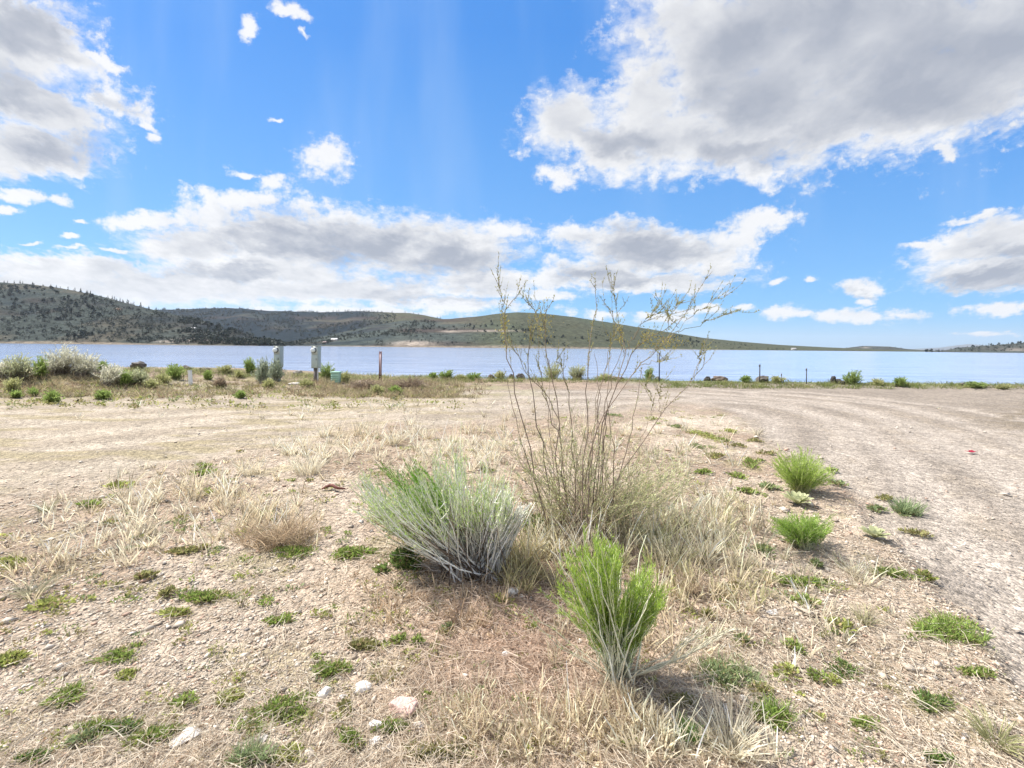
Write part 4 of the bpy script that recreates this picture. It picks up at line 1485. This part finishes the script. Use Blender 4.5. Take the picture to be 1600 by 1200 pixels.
def build_shore_shrubs():
    L = [(26, 593, 556, 62, 'greygreen', "grey-green bushy shrub with dark base on the mound, leftmost in the photo"),
         (62, 590, 560, 24, 'green', "narrow bright green shrub left of the tallest pale shore bush"),
         (94, 582, 541, 66, 'grey', "tallest pale grey feathery shrub on the left mound"),
         (133, 586, 552, 54, 'grey', "pale grey leaning shrub right of the tallest one on the mound"),
         (5, 590, 565, 30, 'grey', "pale shrub cut by the left picture edge on the mound"),
         (159, 581, 565, 22, 'green', "small bright green bush behind the grey mound shrubs"),
         (174, 602, 569, 44, 'grey', "round grey shrub with a dark foot on the right end of the mound"),
         (214, 601, 577, 40, 'greygreen', "green-grey spreading shrub below the big flat boulder"),
         (196, 604, 580, 22, 'green', "mid green bush between two grey shrubs on the mound slope"),
         (238, 606, 594, 26, 'yellow', "pale low shrub right of the green-grey spreading one"),
         (273, 593, 570, 30, 'green', "bright green rounded bush on the left shore, beside low boulders"),
         (256, 600, 584, 22, 'yellow', "yellowish bush left of the bright green rounded bush"),
         (325, 594, 580, 16, 'green', "little green bush right of the white stake"),
         (343, 607, 590, 22, 'brown', "brown-green little bush farther right of the white stake"),
         (350, 582, 570, 26, 'yellow', "yellow-green bush at the water's edge right of the stake"),
         (390, 582, 560, 22, 'green', "leafy green bush by the water left of the first meter pedestal"),
         (410, 600, 561, 22, 'stiff', "stiff upright grey shrub left of the first meter pedestal"),
         (431, 597, 562, 26, 'stiff', "stiff grey shrub in front of the first meter pedestal"),
         (420, 607, 593, 20, 'yellow', "low yellow-green bush at the foot of the first meter pedestal"),
         (373, 590, 578, 16, 'yellow', "small yellowish bush left of the stiff grey shrubs"),
         (510, 591, 569, 26, 'green', "green leafy bush between second meter pedestal and green utility box"),
         (539, 598, 581, 18, 'yellow', "yellow-green bush right of the green utility box"),
         (478, 605, 592, 24, 'yellow', "low olive bush left of the second meter pedestal's foot"),
         (590, 616, 602, 20, 'yellow', "low yellow-green bush in the brown brush, left one"),
         (618, 616, 604, 20, 'green', "low green bush in the brown brush, right one"),
         (640, 606, 590, 60, 'brown', "brown dry brush right of the rusty marker post"),
         (570, 608, 594, 60, 'brown', "brown dry brush left of the rusty marker post"),
         (697, 592, 578, 26, 'green', "green shore plant right of the brown dry brush"),
         (676, 592, 582, 14, 'green', "small green shore plant just left of a larger one"),
         (740, 593, 583, 24, 'green', "low green plant on the shore left of the tall shrub's branches"),
         (720, 593, 585, 20, 'yellow', "low yellow plant on the shore between two green ones"),
         (781, 592, 580, 22, 'yellow', "pale green shore plant beside the dark pointed boulder"),
         (863, 588, 566, 32, 'yellow', "rounded olive shore bush seen through the tall shrub, left"),
         (902, 588, 571, 30, 'greygreen', "rounded grey-green shore bush seen through the tall shrub, right"),
         (945, 594, 584, 30, 'yellow', "low yellow shore plant right of the two rounded ones"),
         (1014, 594, 576, 14, 'green', "upright green plant left of the blue post"),
         (1165, 597, 587, 18, 'green', "small green plant between the boulders on the right shore"),
         (1216, 598, 588, 26, 'yellow', "yellow-green plants right of the grassy dark boulder"),
         (1331, 600, 580, 34, 'green', "broad leafy green bush right of the upright black boulder"),
         (1372, 602, 592, 22, 'yellow', "low yellow-green plant left of a small round bush, right shore"),
         (1407, 604, 590, 22, 'green', "small round green bush on the right shore"),
         (1525, 606, 596, 40, 'green', "low spreading green plant near the right picture edge"),
         (1567, 608, 600, 26, 'yellow', "low yellow-green plant at the right end of the shore grass"),
         (83, 629, 612, 24, 'green', "bright green tuft on dirt below the left mound"),
         (161, 624, 611, 26, 'green', "bright green tuft below the grey shrub, right of the mound"),
         (24, 622, 612, 16, 'green', "small green tuft at the far left below the mound"),
         (52, 618, 608, 14, 'green', "tiny green tuft on the slope of the left mound"),
         (376, 622, 612, 14, 'green', "small green tuft at the far side of the left track"),
         (18, 612, 590, 30, 'yellow', "pale yellow-green bush low on the left mound")]
    for i, (px, bs, tp, w, kd, lab) in enumerate(L):
        shore_bush(px, bs, tp, w, kd, lab, 200 + i)
    # strip of grass along the beach
    rg = np.random.default_rng(77)
    mb = MB()
    for i in range(900):
        px = rg.uniform(640, 1720)
        b = G(px, rg.uniform(597, 608) if px > 1040 else rg.uniform(588, 598))
        if b[1] < 16:
            continue
        c = lerp((.13, .19, .04), (.33, .31, .14), rg.random())
        tuft(mb, b, 20, rg.uniform(.06, .22), .8, .006, c, rg, .5, .22)
    for i in range(520):
        px = rg.uniform(170, 700)
        b = G(px, np.interp(px, (170, 300, 420, 700), (579, 580, 586, 592)) + rg.uniform(-3, 6))
        c = lerp((.20, .25, .08), (.46, .42, .25), rg.random())
        tuft(mb, b, 20, rg.uniform(.06, .24), .8, .006, c, rg, .5, .22)
    tag(mb.build("shore_grass", M_PLANT), "green and straw grass strip along the beach", "grass", None, "stuff")


# -------------------------------------------------------- man-made objects
def build_fixtures():
    grey, lite = (.36, .42, .40), (.52, .56, .54)

    def pedestal(px, base, d, label):
        b = W(px, base, d)
        b[2] = float(H(b[0], b[1]))
        top = EYE + float(bearing(px, 541)[1]) * d - b[2]
        root = empty("meter_pedestal", b, label, "electric meter", "electric meter pedestals")
        w, dp, h = .25, .27, .82
        m = MB()
        m.box((-w / 2, 0, top - h), (w / 2, dp, top), grey)
        bevel(m.build("cabinet", M_PAINT, root), .012)
        m = MB()
        m.box((-w / 2 + .012, -.014, top - h + .02), (w / 2 - .012, -.001, top - .33), (.42, .48, .455))
        dr = m.build("door", M_PAINT, root)
        bevel(dr, .006)
        m = MB()
        m.box((.06, -.03, top - .52), (.078, -.0145, top - .45), (.2, .2, .2))
        m.build("latch", M_RUST, dr)
        m = MB()
        m.box((-w / 2 + .015, -.010, top - .31), (w / 2 - .015, -.001, top - .015), lite)
        m.build("meter_plate", M_PAINT, root)
        m = MB()
        c = np.array((-.025, -.01, top - .15))
        m.cyl(c, c + (0, -.05, 0), .104, .104, (.10, .11, .11), 24)
        sock = m.build("meter_socket", M_RUST, root)
        m = MB()
        m.cyl(c + (0, -.05, 0), c + (0, -.11, 0), .085, .078, (.62, .66, .66), 24)
        m.cyl(c + (0, -.11, 0), c + (0, -.135, 0), .078, .05, (.72, .76, .76), 24)
        m.build("meter", M_PLAST, sock, True)
        m = MB()
        m.box((-w / 2 - .008, -.02, top), (w / 2 + .008, dp + .015, top + .016), lite)
        m.build("rain_hood", M_PAINT, root)
        m = MB()
        m.box((-.075, .09, -.25), (.025, .19, top - h), (.16, .14, .13))
        m.build("post", M_WOOD, root)
        m = MB()
        m.cyl((.07, .12, -.2), (.07, .12, top - h), .027, .027, (.50, .50, .50), 12)
        m.build("conduit", M_PAINT, root)
    pedestal(491, 602, 15.8, "pale grey electric meter box on a post, fully visible beside the green utility box")
    pedestal(432, 598, 16.5, "pale grey electric meter box on a post, partly hidden by stiff grey shrubs")

    # green ribbed utility box
    b = G(523, 600)
    s = b[1] / FPX
    root = empty("utility_box", b, "small pale green ribbed utility box right of the meter pedestals", "utility box")
    w, h, d = 13 * s, 17 * s, .2
    gcol = (.36, .55, .43)
    m = MB()
    m.box((-w / 2, 0, -.1), (w / 2, d, h), gcol)
    bevel(m.build("cabinet", M_PLAST, root), .02)
    m = MB()
    for i in range(4):
        z = h * (.16 + .19 * i)
        m.add([(-w / 2 + .02, -.002, z - .02), (w / 2 - .02, -.002, z - .02), (w / 2 - .02, -.035, z), (-w / 2 + .02, -.035, z), (-w / 2 + .02, -.002, z + .025), (w / 2 - .02, -.002, z + .025)],
              [(0, 1, 2, 3), (3, 2, 5, 4)], (.34, .54, .41))
    m.build("louvres", M_PLAST, root)
    m = MB()
    m.box((-w / 2 - .02, -.03, h + .001), (w / 2 + .02, d + .02, h + .05), (.34, .55, .42))
    bevel(m.build("lid", M_PLAST, root), .012)

    # rusty marker frame
    b = G(594, 598)
    s = b[1] / FPX
    top = EYE + float(bearing(594, 549)[1]) * b[1] - b[2]
    root = empty("marker_post", b, "rusty twin-rail marker post with pale pink panel right of the utility box", "marker post")
    hw = 1.5 * s
    for q in (-1, 1):
        m = MB()
        m.box((q * hw - .011, -.018, -.2), (q * hw + .011, .018, top), (.17, .07, .06))
        m.build("rail", M_RUST, root)
    m = MB()
    m.box((-hw + .012, -.006, top * .25), (hw - .012, .006, top - .06), (.72, .58, .60))
    m.build("panel", M_PLAST, root)
    m = MB()
    for z in (top - .05, top * .22, top * .14):
        m.box((-hw + .0115, -.012, z), (hw - .0115, .012, z + .04), (.13, .07, .06))
    m.build("crossbar", M_RUST, root)

    # white stake
    b = G(298, 602)
    top = EYE + float(bearing(297, 580)[1]) * b[1] - b[2]
    root = empty("survey_stake", b, "short thick white stake standing in the left weeds", "stake")
    root.rotation_euler.y = R(-4)
    m = MB()
    m.cyl((0, 0, -.2), (0, 0, top), .06, .057, (.74, .74, .72), 14)
    m.build("pipe", M_PLAST, root)
    m = MB()
    m.cyl((0, 0, top + .001), (0, 0, top + .03), .066, .06, (.68, .68, .67), 14)
    m.build("cap", M_PLAST, root)

    def stake(px, base, top, r, col, label, tip):
        b = G(px, base)
        t = EYE + float(bearing(px, top)[1]) * b[1] - b[2]
        root = empty("fence_stake", b, label, "stake")
        m = MB()
        for (u, v) in (((-r, -r * .3), (r, r * .3)), ((-r * .3, r * .3), (r * .3, r * 1.6))):
            m.box((u[0], u[1], -.2), (v[0], v[1], t), col)
        m.build("post", M_RUST, root)
        m = MB()
        m.box((-r * 1.2, -r * .5, t + .001), (r * 1.2, r * 1.7, t + .09), tip)
        m.build("tip", M_PAINT, root)
    stake(1030, 597, 554, .022, (.09, .11, .17), "blue-grey steel post behind the tall shrub at the water's edge", (.10, .12, .18))
    stake(1187, 598, 573, .02, (.07, .07, .08), "thin dark stake beside the grassy dark boulder", (.08, .08, .08))
    stake(1260, 600, 579, .017, (.10, .11, .12), "thin dark stake standing alone right of the grassy boulder", (.12, .12, .12))
    stake(1221, 600, 587, .012, (.12, .12, .11), "shortest thin stake between the two dark stakes", (.14, .13, .12))

    # pale lid lying in the weeds between the pedestals
    b = G(464, 601)
    root = empty("valve_box_lid", b, "pale flat lid lying in weeds between the meter pedestals", "lid")
    m = MB()
    m.box((-.24, -.17, 0), (.24, .17, .055), (.6, .58, .53))
    bevel(m.build("rim", M_PLAST, root), .015)
    m = MB()
    m.box((-.2, -.13, .0555), (.2, .13, .07), (.66, .64, .58))
    m.build("lid_plate", M_PLAST, root)

    # red litter on the right track
    b = G(1517, 708)
    m = MB()
    rg = np.random.default_rng(5)
    nx, ny = 9, 6
    u, v = np.meshgrid(np.linspace(-1, 1, nx), np.linspace(-1, 1, ny))
    X = u * .055 + .006 * rg.normal(size=u.shape)
    Y = v * .04 + .006 * rg.normal(size=u.shape)
    Z = .012 + .012 * u ** 2 + .007 * v ** 2 * (1 + u) + .006 * rg.random(u.shape)
    i = np.arange(ny - 1)[:, None] * nx + np.arange(nx - 1)[None]
    m.add(np.stack([X, Y, Z], -1).reshape(-1, 3) + b, np.stack([i, i + 1, i + nx + 1, i + nx], -1).reshape(-1, 4), (.27, .012, .03))
    o = m.build("litter_scrap", M_PLAST, loc=b)
    so = o.modifiers.new("thick", 'SOLIDIFY')
    so.thickness = .004
    tag(o, "crumpled red scrap lying on the right dirt track", "litter")

    # tilted dead red-brown wood scrap on the island
    b = G(520, 768)
    m = MB()
    rgw = np.random.default_rng(6)
    P = catmull(np.array([(-.11, 0, .02), (-.03, .03, .05), (.05, -.01, .035), (.12, .02, .02)]) + b, 8)[None]
    m.tubes(P, np.array([[.008, .014, .016, .015, .015, .013, .01, .006]]), np.full((1, 8, 3), (.16, .06, .045)), 7)
    tag(m.build("wood_scrap", M_WOOD, loc=b), "small reddish brown wood scrap in the straw left of the silvery rabbitbrush", "wood scrap")


# --------------------------------------------------------------------- sky
SUN_EL, SUN_AZ = R(53), R(-68)      # azimuth from +y, clockwise positive


CLOUDS = [  # picture centre, radii, tilt (deg, counter-clockwise)
    # big one upper right
    (1360, 40, 330, 180, 0), (1600, 60, 330, 150, 0), (1190, 150, 170, 120, 0), (1130, 50, 155, 120, 0), (1450, 150, 260, 100, 8),
    (890, 195, 80, 66, 0), (955, 235, 95, 54, -12), (1030, 215, 100, 65, 0), (1190, 262, 42, 36, 0), (1130, 225, 130, 50, 0), (1010, 150, 70, 70, 0),
    (1300, 200, 150, 60, 8), (872, 268, 36, 20, -8),
    # upper left
    (10, 45, 150, 85, -24), (95, 60, 95, 34, -38), (60, 165, 150, 46, -20), (185, 158, 78, 28, -18), (165, 95, 46, 12, -35), (45, 238, 135, 48, -4), (110, 268, 50, 14, -8),
    (232, 195, 22, 10, -20), (238, 214, 16, 12, 0), (35, 305, 66, 14, -6), (90, 318, 26, 9, -10), (10, 331, 34, 9, 0),
    # small ones
    (455, 12, 34, 16, 0), (393, 46, 18, 16, 0), (468, 42, 14, 8, -30), (508, 246, 46, 36, 15), (436, 182, 11, 6, 0), (128, 348, 14, 5, 0), (112, 372, 22, 4, 0), (48, 380, 20, 3, 0), (105, 389, 30, 4, 0), (185, 394, 30, 4, -3),
    # central bank
    (440, 375, 185, 62, -4), (600, 385, 190, 55, -8), (380, 312, 100, 22, -4), (240, 343, 90, 20, 6), (300, 385, 110, 40, 0), (425, 282, 34, 18, 0), (390, 268, 30, 8, -8), (720, 390, 110, 50, 0),
    (780, 365, 60, 26, 0), (520, 345, 60, 40, -15), (330, 330, 80, 30, 0),
    (90, 420, 230, 24, -4), (20, 440, 200, 26, 0), (260, 450, 260, 30, 0), (520, 455, 260, 26, 0), (750, 440, 110, 26, 0), (700, 475, 160, 14, 0), (400, 425, 200, 26, 0), (860, 462, 60, 12, 0), (560, 488, 200, 10, 0),
    (1010, 385, 150, 38, -4), (895, 368, 52, 22, 0), (1060, 405, 130, 34, -3), (1205, 343, 58, 24, 14), (1150, 375, 70, 32, 10), (940, 425, 110, 28, 0), (1010, 440, 160, 16, 0), (860, 440, 90, 18, 0),
    # low ones along the horizon
    (945, 492, 56, 9, 0), (1030, 496, 70, 10, 0), (1085, 485, 50, 9, 0), (1110, 480, 20, 9, 0), (1165, 478, 16, 6, 0), (1232, 489, 42, 13, 0), (1345, 495, 90, 11, 0), (1410, 489, 40, 10, 0),
    (1346, 452, 38, 15, 0), (1350, 471, 16, 9, 0), (1215, 440, 18, 6, 15), (1263, 437, 13, 5, 0),
    (1530, 380, 105, 38, 16), (1560, 425, 140, 34, 4), (1650, 380, 150, 60, 10), (1455, 385, 45, 8, 8), (1560, 484, 80, 13, 3), (1545, 522, 60, 4, 0), (1470, 238, 26, 12, -10), (1530, 338, 60, 10, 12)]


CORES = [(570, 392, 150, 42, -10), (430, 380, 90, 30, -8), (350, 428, 90, 14, 0), (720, 405, 80, 26, 0), (1010, 392, 110, 26, -4), (960, 432, 90, 13, 0), (700, 468, 110, 9, 0),
         (1400, 70, 330, 150, 0), (1500, 165, 170, 46, 8), (1200, 130, 120, 90, 0), (980, 225, 60, 28, -10), (1170, 235, 90, 28, 0), (20, 130, 110, 34, -15), (110, 240, 80, 30, -10), (10, 20, 120, 34, -20),
         (170, 150, 60, 14, -20), (1560, 435, 110, 24, 6), (1590, 392, 70, 14, 8), (1350, 458, 24, 6, 0)]


def build_sky():
    w = bpy.data.worlds.new("World")
    scene.world = w
    w.use_nodes = True
    nt = w.node_tree
    nt.nodes.clear()
    out = nd(nt, 'ShaderNodeOutputWorld')
    bg = nd(nt, 'ShaderNodeBackground')
    bg.inputs['Strength'].default_value = 0.1
    nt.links.new(bg.outputs[0], out.inputs[0])
    sky = nd(nt, 'ShaderNodeTexSky')
    sky.sky_type = 'NISHITA'
    sky.sun_disc = False
    sky.sun_elevation = SUN_EL
    sky.sun_rotation = SUN_AZ
    sky.air_density, sky.dust_density, sky.ozone_density = 1.0, 0.6, 2.0
    hs = nd(nt, 'ShaderNodeHueSaturation')
    hs.inputs['Saturation'].default_value = 1.12
    hs.inputs['Value'].default_value = 1.0
    nt.links.new(sky.outputs[0], hs.inputs['Color'])

    tc = nd(nt, 'ShaderNodeTexCoord')
    sep = nd(nt, 'ShaderNodeSeparateXYZ')
    nt.links.new(tc.outputs['Generated'], sep.inputs[0])
    yy = mth(nt, 'MAXIMUM', mth(nt, 'ABSOLUTE', sep.outputs[1]), 0.12)
    a = mth(nt, 'DIVIDE', sep.outputs[0], yy)
    b = mth(nt, 'DIVIDE', sep.outputs[2], yy)
    comb = nd(nt, 'ShaderNodeCombineXYZ')
    nt.links.new(a, comb.inputs[0])
    nt.links.new(b, comb.inputs[1])
    p = comb.outputs[0]
    clear = mixc(nt, mapr(nt, b, 0.0, 0.75, 0, 1, 'LINEAR'), (1.05, 2.5, 4.35), (0.30, 1.40, 3.85))
    clear = mixc(nt, mapr(nt, b, 0.10, 0.0, 0, 1), clear, (1.9, 3.0, 4.3))
    tinted = mixc(nt, 1.0, hs.outputs[0], SKY_TINT, 'MULTIPLY')
    skyc = mixc(nt, 0.74, tinted, clear)
    stv = nd(nt, 'ShaderNodeCombineXYZ')
    nt.links.new(mth(nt, 'MULTIPLY', a, 5.0), stv.inputs[0])
    nt.links.new(mth(nt, 'MULTIPLY', b, 0.9), stv.inputs[1])
    virga = mth(nt, 'MULTIPLY', mapr(nt, noise(nt, stv.outputs[0], 1.0, 4, 0.5), 0.46, 0.75), mapr(nt, b, 0.12, 0.4))
    skyc = mixc(nt, mth(nt, 'MULTIPLY', virga, 0.24), skyc, (2.2, 3.1, 4.5))
    # clouds get smaller and flatter towards the horizon
    lift = mapr(nt, b, 0.0, 0.8, 0.16, 1.0, 'LINEAR')
    str_ = nd(nt, 'ShaderNodeCombineXYZ')
    bl = mth(nt, 'LOGARITHM', mth(nt, 'ADD', mth(nt, 'MAXIMUM', b, 0.0), 0.09), 2.718)
    nt.links.new(mth(nt, 'DIVIDE', a, mth(nt, 'ADD', mth(nt, 'MULTIPLY', lift, 0.55), 0.25)), str_.inputs[0])
    nt.links.new(mth(nt, 'MULTIPLY', bl, 1.25), str_.inputs[1])
    q = str_.outputs[0]
    wn = nd(nt, 'ShaderNodeTexNoise')
    wn.inputs['Scale'].default_value = 4.2
    wn.inputs['Detail'].default_value = 7
    wn.inputs['Roughness'].default_value = 0.62
    nt.links.new(q, wn.inputs['Vector'])
    off = vmath(nt, 'SUBTRACT', wn.outputs['Color'], (.5, .5, .5))
    offs = vmath(nt, 'SCALE', off.outputs[0])
    nt.links.new(mth(nt, 'MULTIPLY', lift, 0.30), offs.inputs['Scale'])
    pw = vmath(nt, 'ADD', p, offs.outputs[0]).outputs[0]
    offs2 = vmath(nt, 'SCALE', offs.outputs[0])
    offs2.inputs['Scale'].default_value = 0.55
    pw_small = vmath(nt, 'ADD', p, offs2.outputs[0]).outputs[0]
    D, Dbig, nb = None, None, 0
    order = sorted(CLOUDS, key=lambda c: -c[2] * c[3])
    n_big = sum(c[2] * c[3] > 2500 for c in order)
    for (cx, cy, rx, ry, rot) in order:
        ca, cb = (float(v) for v in bearing(cx, cy))
        mp = nd(nt, 'ShaderNodeMapping', vector_type='TEXTURE')
        mp.inputs['Location'].default_value = (ca, cb, 0)
        mp.inputs['Rotation'].default_value = (0, 0, R(rot) - ROLL)
        mp.inputs['Scale'].default_value = (rx / FPX, ry / FPX, 1)
        if D is None:
            nt.links.new(pw, mp.inputs['Vector'])
        else:      # evaluated one after the other, to keep the shader stack small
            sq = nd(nt, 'ShaderNodeVectorMath', operation='MULTIPLY_ADD')
            nt.links.new(D, sq.inputs[0])
            sq.inputs[1].default_value = (1e-9, 1e-9, 1e-9)
            nt.links.new(pw if nb < n_big else pw_small, sq.inputs[2])
            nt.links.new(sq.outputs[0], mp.inputs['Vector'])
        ln = vmath(nt, 'LENGTH', mp.outputs[0]).outputs['Value']
        D = ln if D is None else mth(nt, 'SMOOTH_MIN', D, ln, 0.30)
        nb += 1
        if nb == n_big:
            Dbig = D
    f0 = mth(nt, 'SUBTRACT', 1.08, D)
    fbig = mth(nt, 'SUBTRACT', 1.08, Dbig)

    def puffs(vec):
        v = nd(nt, 'ShaderNodeTexVoronoi', feature='F1', normalize=True)
        v.inputs['Scale'].default_value = 7.5
        v.inputs['Detail'].default_value = 3.5
        v.inputs['Roughness'].default_value = 0.55
        v.inputs['Lacunarity'].default_value = 2.3
        nt.links.new(vec, v.inputs['Vector'])
        return v.outputs['Distance']
    jit = vmath(nt, 'SCALE', off.outputs[0])
    jit.inputs['Scale'].default_value = 0.22
    qj = vmath(nt, 'ADD', q, jit.outputs[0]).outputs[0]
    sun_side = vmath(nt, 'ADD', qj, (-0.03, 0.05, 0)).outputs[0]
    pu, pub = puffs(qj), puffs(sun_side)
    n1 = noise(nt, q, 9.0, 9, 0.64)
    n2 = noise(nt, q, 2.4, 5, 0.55)
    n2b = noise(nt, vmath(nt, 'ADD', q, (-0.09, 0.12, 0)).outputs[0], 2.4, 5, 0.55)
    F = mth(nt, 'ADD', f0, mth(nt, 'ADD', mth(nt, 'MULTIPLY', mth(nt, 'SUBTRACT', 0.28, pu), 1.15), mth(nt, 'ADD', mth(nt, 'MULTIPLY', mth(nt, 'SUBTRACT', n1, 0.5), 0.5), mth(nt, 'MULTIPLY', mth(nt, 'SUBTRACT', noise(nt, q, 26.0, 5, 0.6), 0.5), 0.5))))
    alpha = mth(nt, 'MAXIMUM', mapr(nt, mth(nt, 'ADD', fbig, mth(nt, 'SUBTRACT', F, f0)), -0.12, 0.56), mth(nt, 'MULTIPLY', mapr(nt, mth(nt, 'ADD', F, mth(nt, 'MULTIPLY', mth(nt, 'SUBTRACT', noise(nt, p, 17.0, 7, 0.68), 0.47), 2.6)), 0.0, 0.75), 0.97))
    rel = mth(nt, 'ADD', mth(nt, 'MULTIPLY', mth(nt, 'SUBTRACT', pub, pu), mapr(nt, b, 0.1, 0.7, 1.1, 0.45)), mth(nt, 'MULTIPLY', mth(nt, 'SUBTRACT', n2, n2b), mapr(nt, b, 0.1, 0.6, 2.4, 1.3)))
    thick = mth(nt, 'ADD', fbig, mth(nt, 'MULTIPLY', mth(nt, 'SUBTRACT', n2, 0.5), 1.5))
    g = mth(nt, 'SUBTRACT', mapr(nt, thick, 0.05, 0.95, 0.02, 0.72), mth(nt, 'MULTIPLY', rel, mapr(nt, thick, -0.2, 0.4, 0.35, 1.0)), clamp=True)
    S = None
    for (cx, cy, rx, ry, rot) in CORES:
        ca, cb = (float(v) for v in bearing(cx, cy))
        sq = nd(nt, 'ShaderNodeVectorMath', operation='MULTIPLY_ADD')
        nt.links.new(S if S is not None else D, sq.inputs[0])
        sq.inputs[1].default_value = (1e-9, 1e-9, 1e-9)
        nt.links.new(pw, sq.inputs[2])
        mp = nd(nt, 'ShaderNodeMapping', vector_type='TEXTURE')
        mp.inputs['Location'].default_value = (ca, cb, 0)
        mp.inputs['Rotation'].default_value = (0, 0, R(rot) - ROLL)
        mp.inputs['Scale'].default_value = (rx / FPX * 1.25, ry / FPX * 1.25, 1)
        nt.links.new(sq.outputs[0], mp.inputs['Vector'])
        ln = vmath(nt, 'LENGTH', mp.outputs[0]).outputs['Value']
        S = ln if S is None else mth(nt, 'SMOOTH_MIN', S, ln, 0.3)
    core = mapr(nt, mth(nt, 'ADD', S, mth(nt, 'MULTIPLY', rel, 0.5)), 1.15, 0.25)
    g = mth(nt, 'ADD', mth(nt, 'MULTIPLY', g, 0.62), mth(nt, 'MULTIPLY', core, 0.47), clamp=True)
    cl = mixc(nt, g, (4.5, 4.47, 4.45), (1.95, 2.1, 2.42))
    col = mixc(nt, mth(nt, 'MULTIPLY', alpha, 0.97), skyc, cl)
    # thin veil near the horizon on the left
    veil = mth(nt, 'MULTIPLY', mapr(nt, b, 0.22, 0.02), mapr(nt, a, -0.1, -0.9, 0.0, 0.55, 'LINEAR'))
    col = mixc(nt, mth(nt, 'MULTIPLY', veil, 0.8), col, (4.0, 4.15, 4.35))
    # unseen bright broken overcast overhead and behind, added as fill light
    over = mth(nt, 'MAXIMUM', mapr(nt, sep.outputs[1], 0.25, -0.1), mapr(nt, sep.outputs[2], 0.72, 0.85))
    over = mth(nt, 'MULTIPLY', over, mapr(nt, noise(nt, tc.outputs['Generated'], 3.0, 5, 0.55), 0.35, 0.6))
    col = mixc(nt, mth(nt, 'MULTIPLY', over, 0.9), col, (5.2, 5.1, 5.0))
    nt.links.new(col, bg.inputs['Color'])
    w.cycles.sampling_method = 'MANUAL'
    w.cycles.sample_map_resolution = 512


SKY_TINT = (.53, .76, .97)


def build_light_camera():
    s = bpy.data.lights.new("sun", 'SUN')
    s.energy = 4.3
    s.angle = R(2.5)
    s.color = (1.0, 0.945, 0.875)
    o = bpy.data.objects.new("sun", s)
    COL.objects.link(o)
    d = np.array((math.sin(SUN_AZ) * math.cos(SUN_EL), math.cos(SUN_AZ) * math.cos(SUN_EL), math.sin(SUN_EL)))
    import mathutils
    o.rotation_euler = mathutils.Vector(d).to_track_quat('Z', 'Y').to_euler()
    c = bpy.data.cameras.new("camera")
    c.sensor_width = 36
    c.lens = 36 * FPX / 1600
    c.shift_y = (HY - 600) / 1600
    c.clip_start, c.clip_end = 0.05, 40000
    co = bpy.data.objects.new("camera", c)
    COL.objects.link(co)
    M = mathutils.Matrix.Rotation(R(90), 4, 'X') @ mathutils.Matrix.Rotation(ROLL, 4, 'Z')
    co.matrix_world = mathutils.Matrix.Translation((0, 0, EYE)) @ M
    scene.camera = co
    v = scene.view_settings
    v.view_transform, v.look = 'Standard', 'None'
    v.exposure, v.gamma = 1.15, 1.0


def build_haze():
    mb = MB()
    mb.box((-16500, -60, -7), (16500, 16500, 560), (1, 1, 1))
    m, nt, out = new_mat("air haze")
    v = nd(nt, 'ShaderNodeVolumePrincipled')
    v.inputs['Color'].default_value = (.80, .88, 1.0, 1)
    v.inputs['Density'].default_value = 3.2e-5
    v.inputs['Anisotropy'].default_value = 0.2
    nt.links.new(v.outputs[0], out.inputs['Volume'])
    tag(mb.build("haze", m), "thin blue air between the shore and the far hills", "haze", None, "stuff")


random.seed(4)
build_haze()
build_sky()
build_light_camera()
build_ground()
build_hills()
build_water()
build_gravel()
build_dry_grass()
build_weeds()
build_stones()
build_shore_shrubs()
build_tall_shrub()
build_pale_rabbitbrush()
build_front_rabbitbrush()
build_right_bushes()
rosette(1246, 790, 50, "pale felted broad-leaved rosette between the two right bushes", 91)
rosette(1366, 842, 44, "pale felted broad-leaved rosette at the track edge, right of the low bush", 92)
build_fixtures()
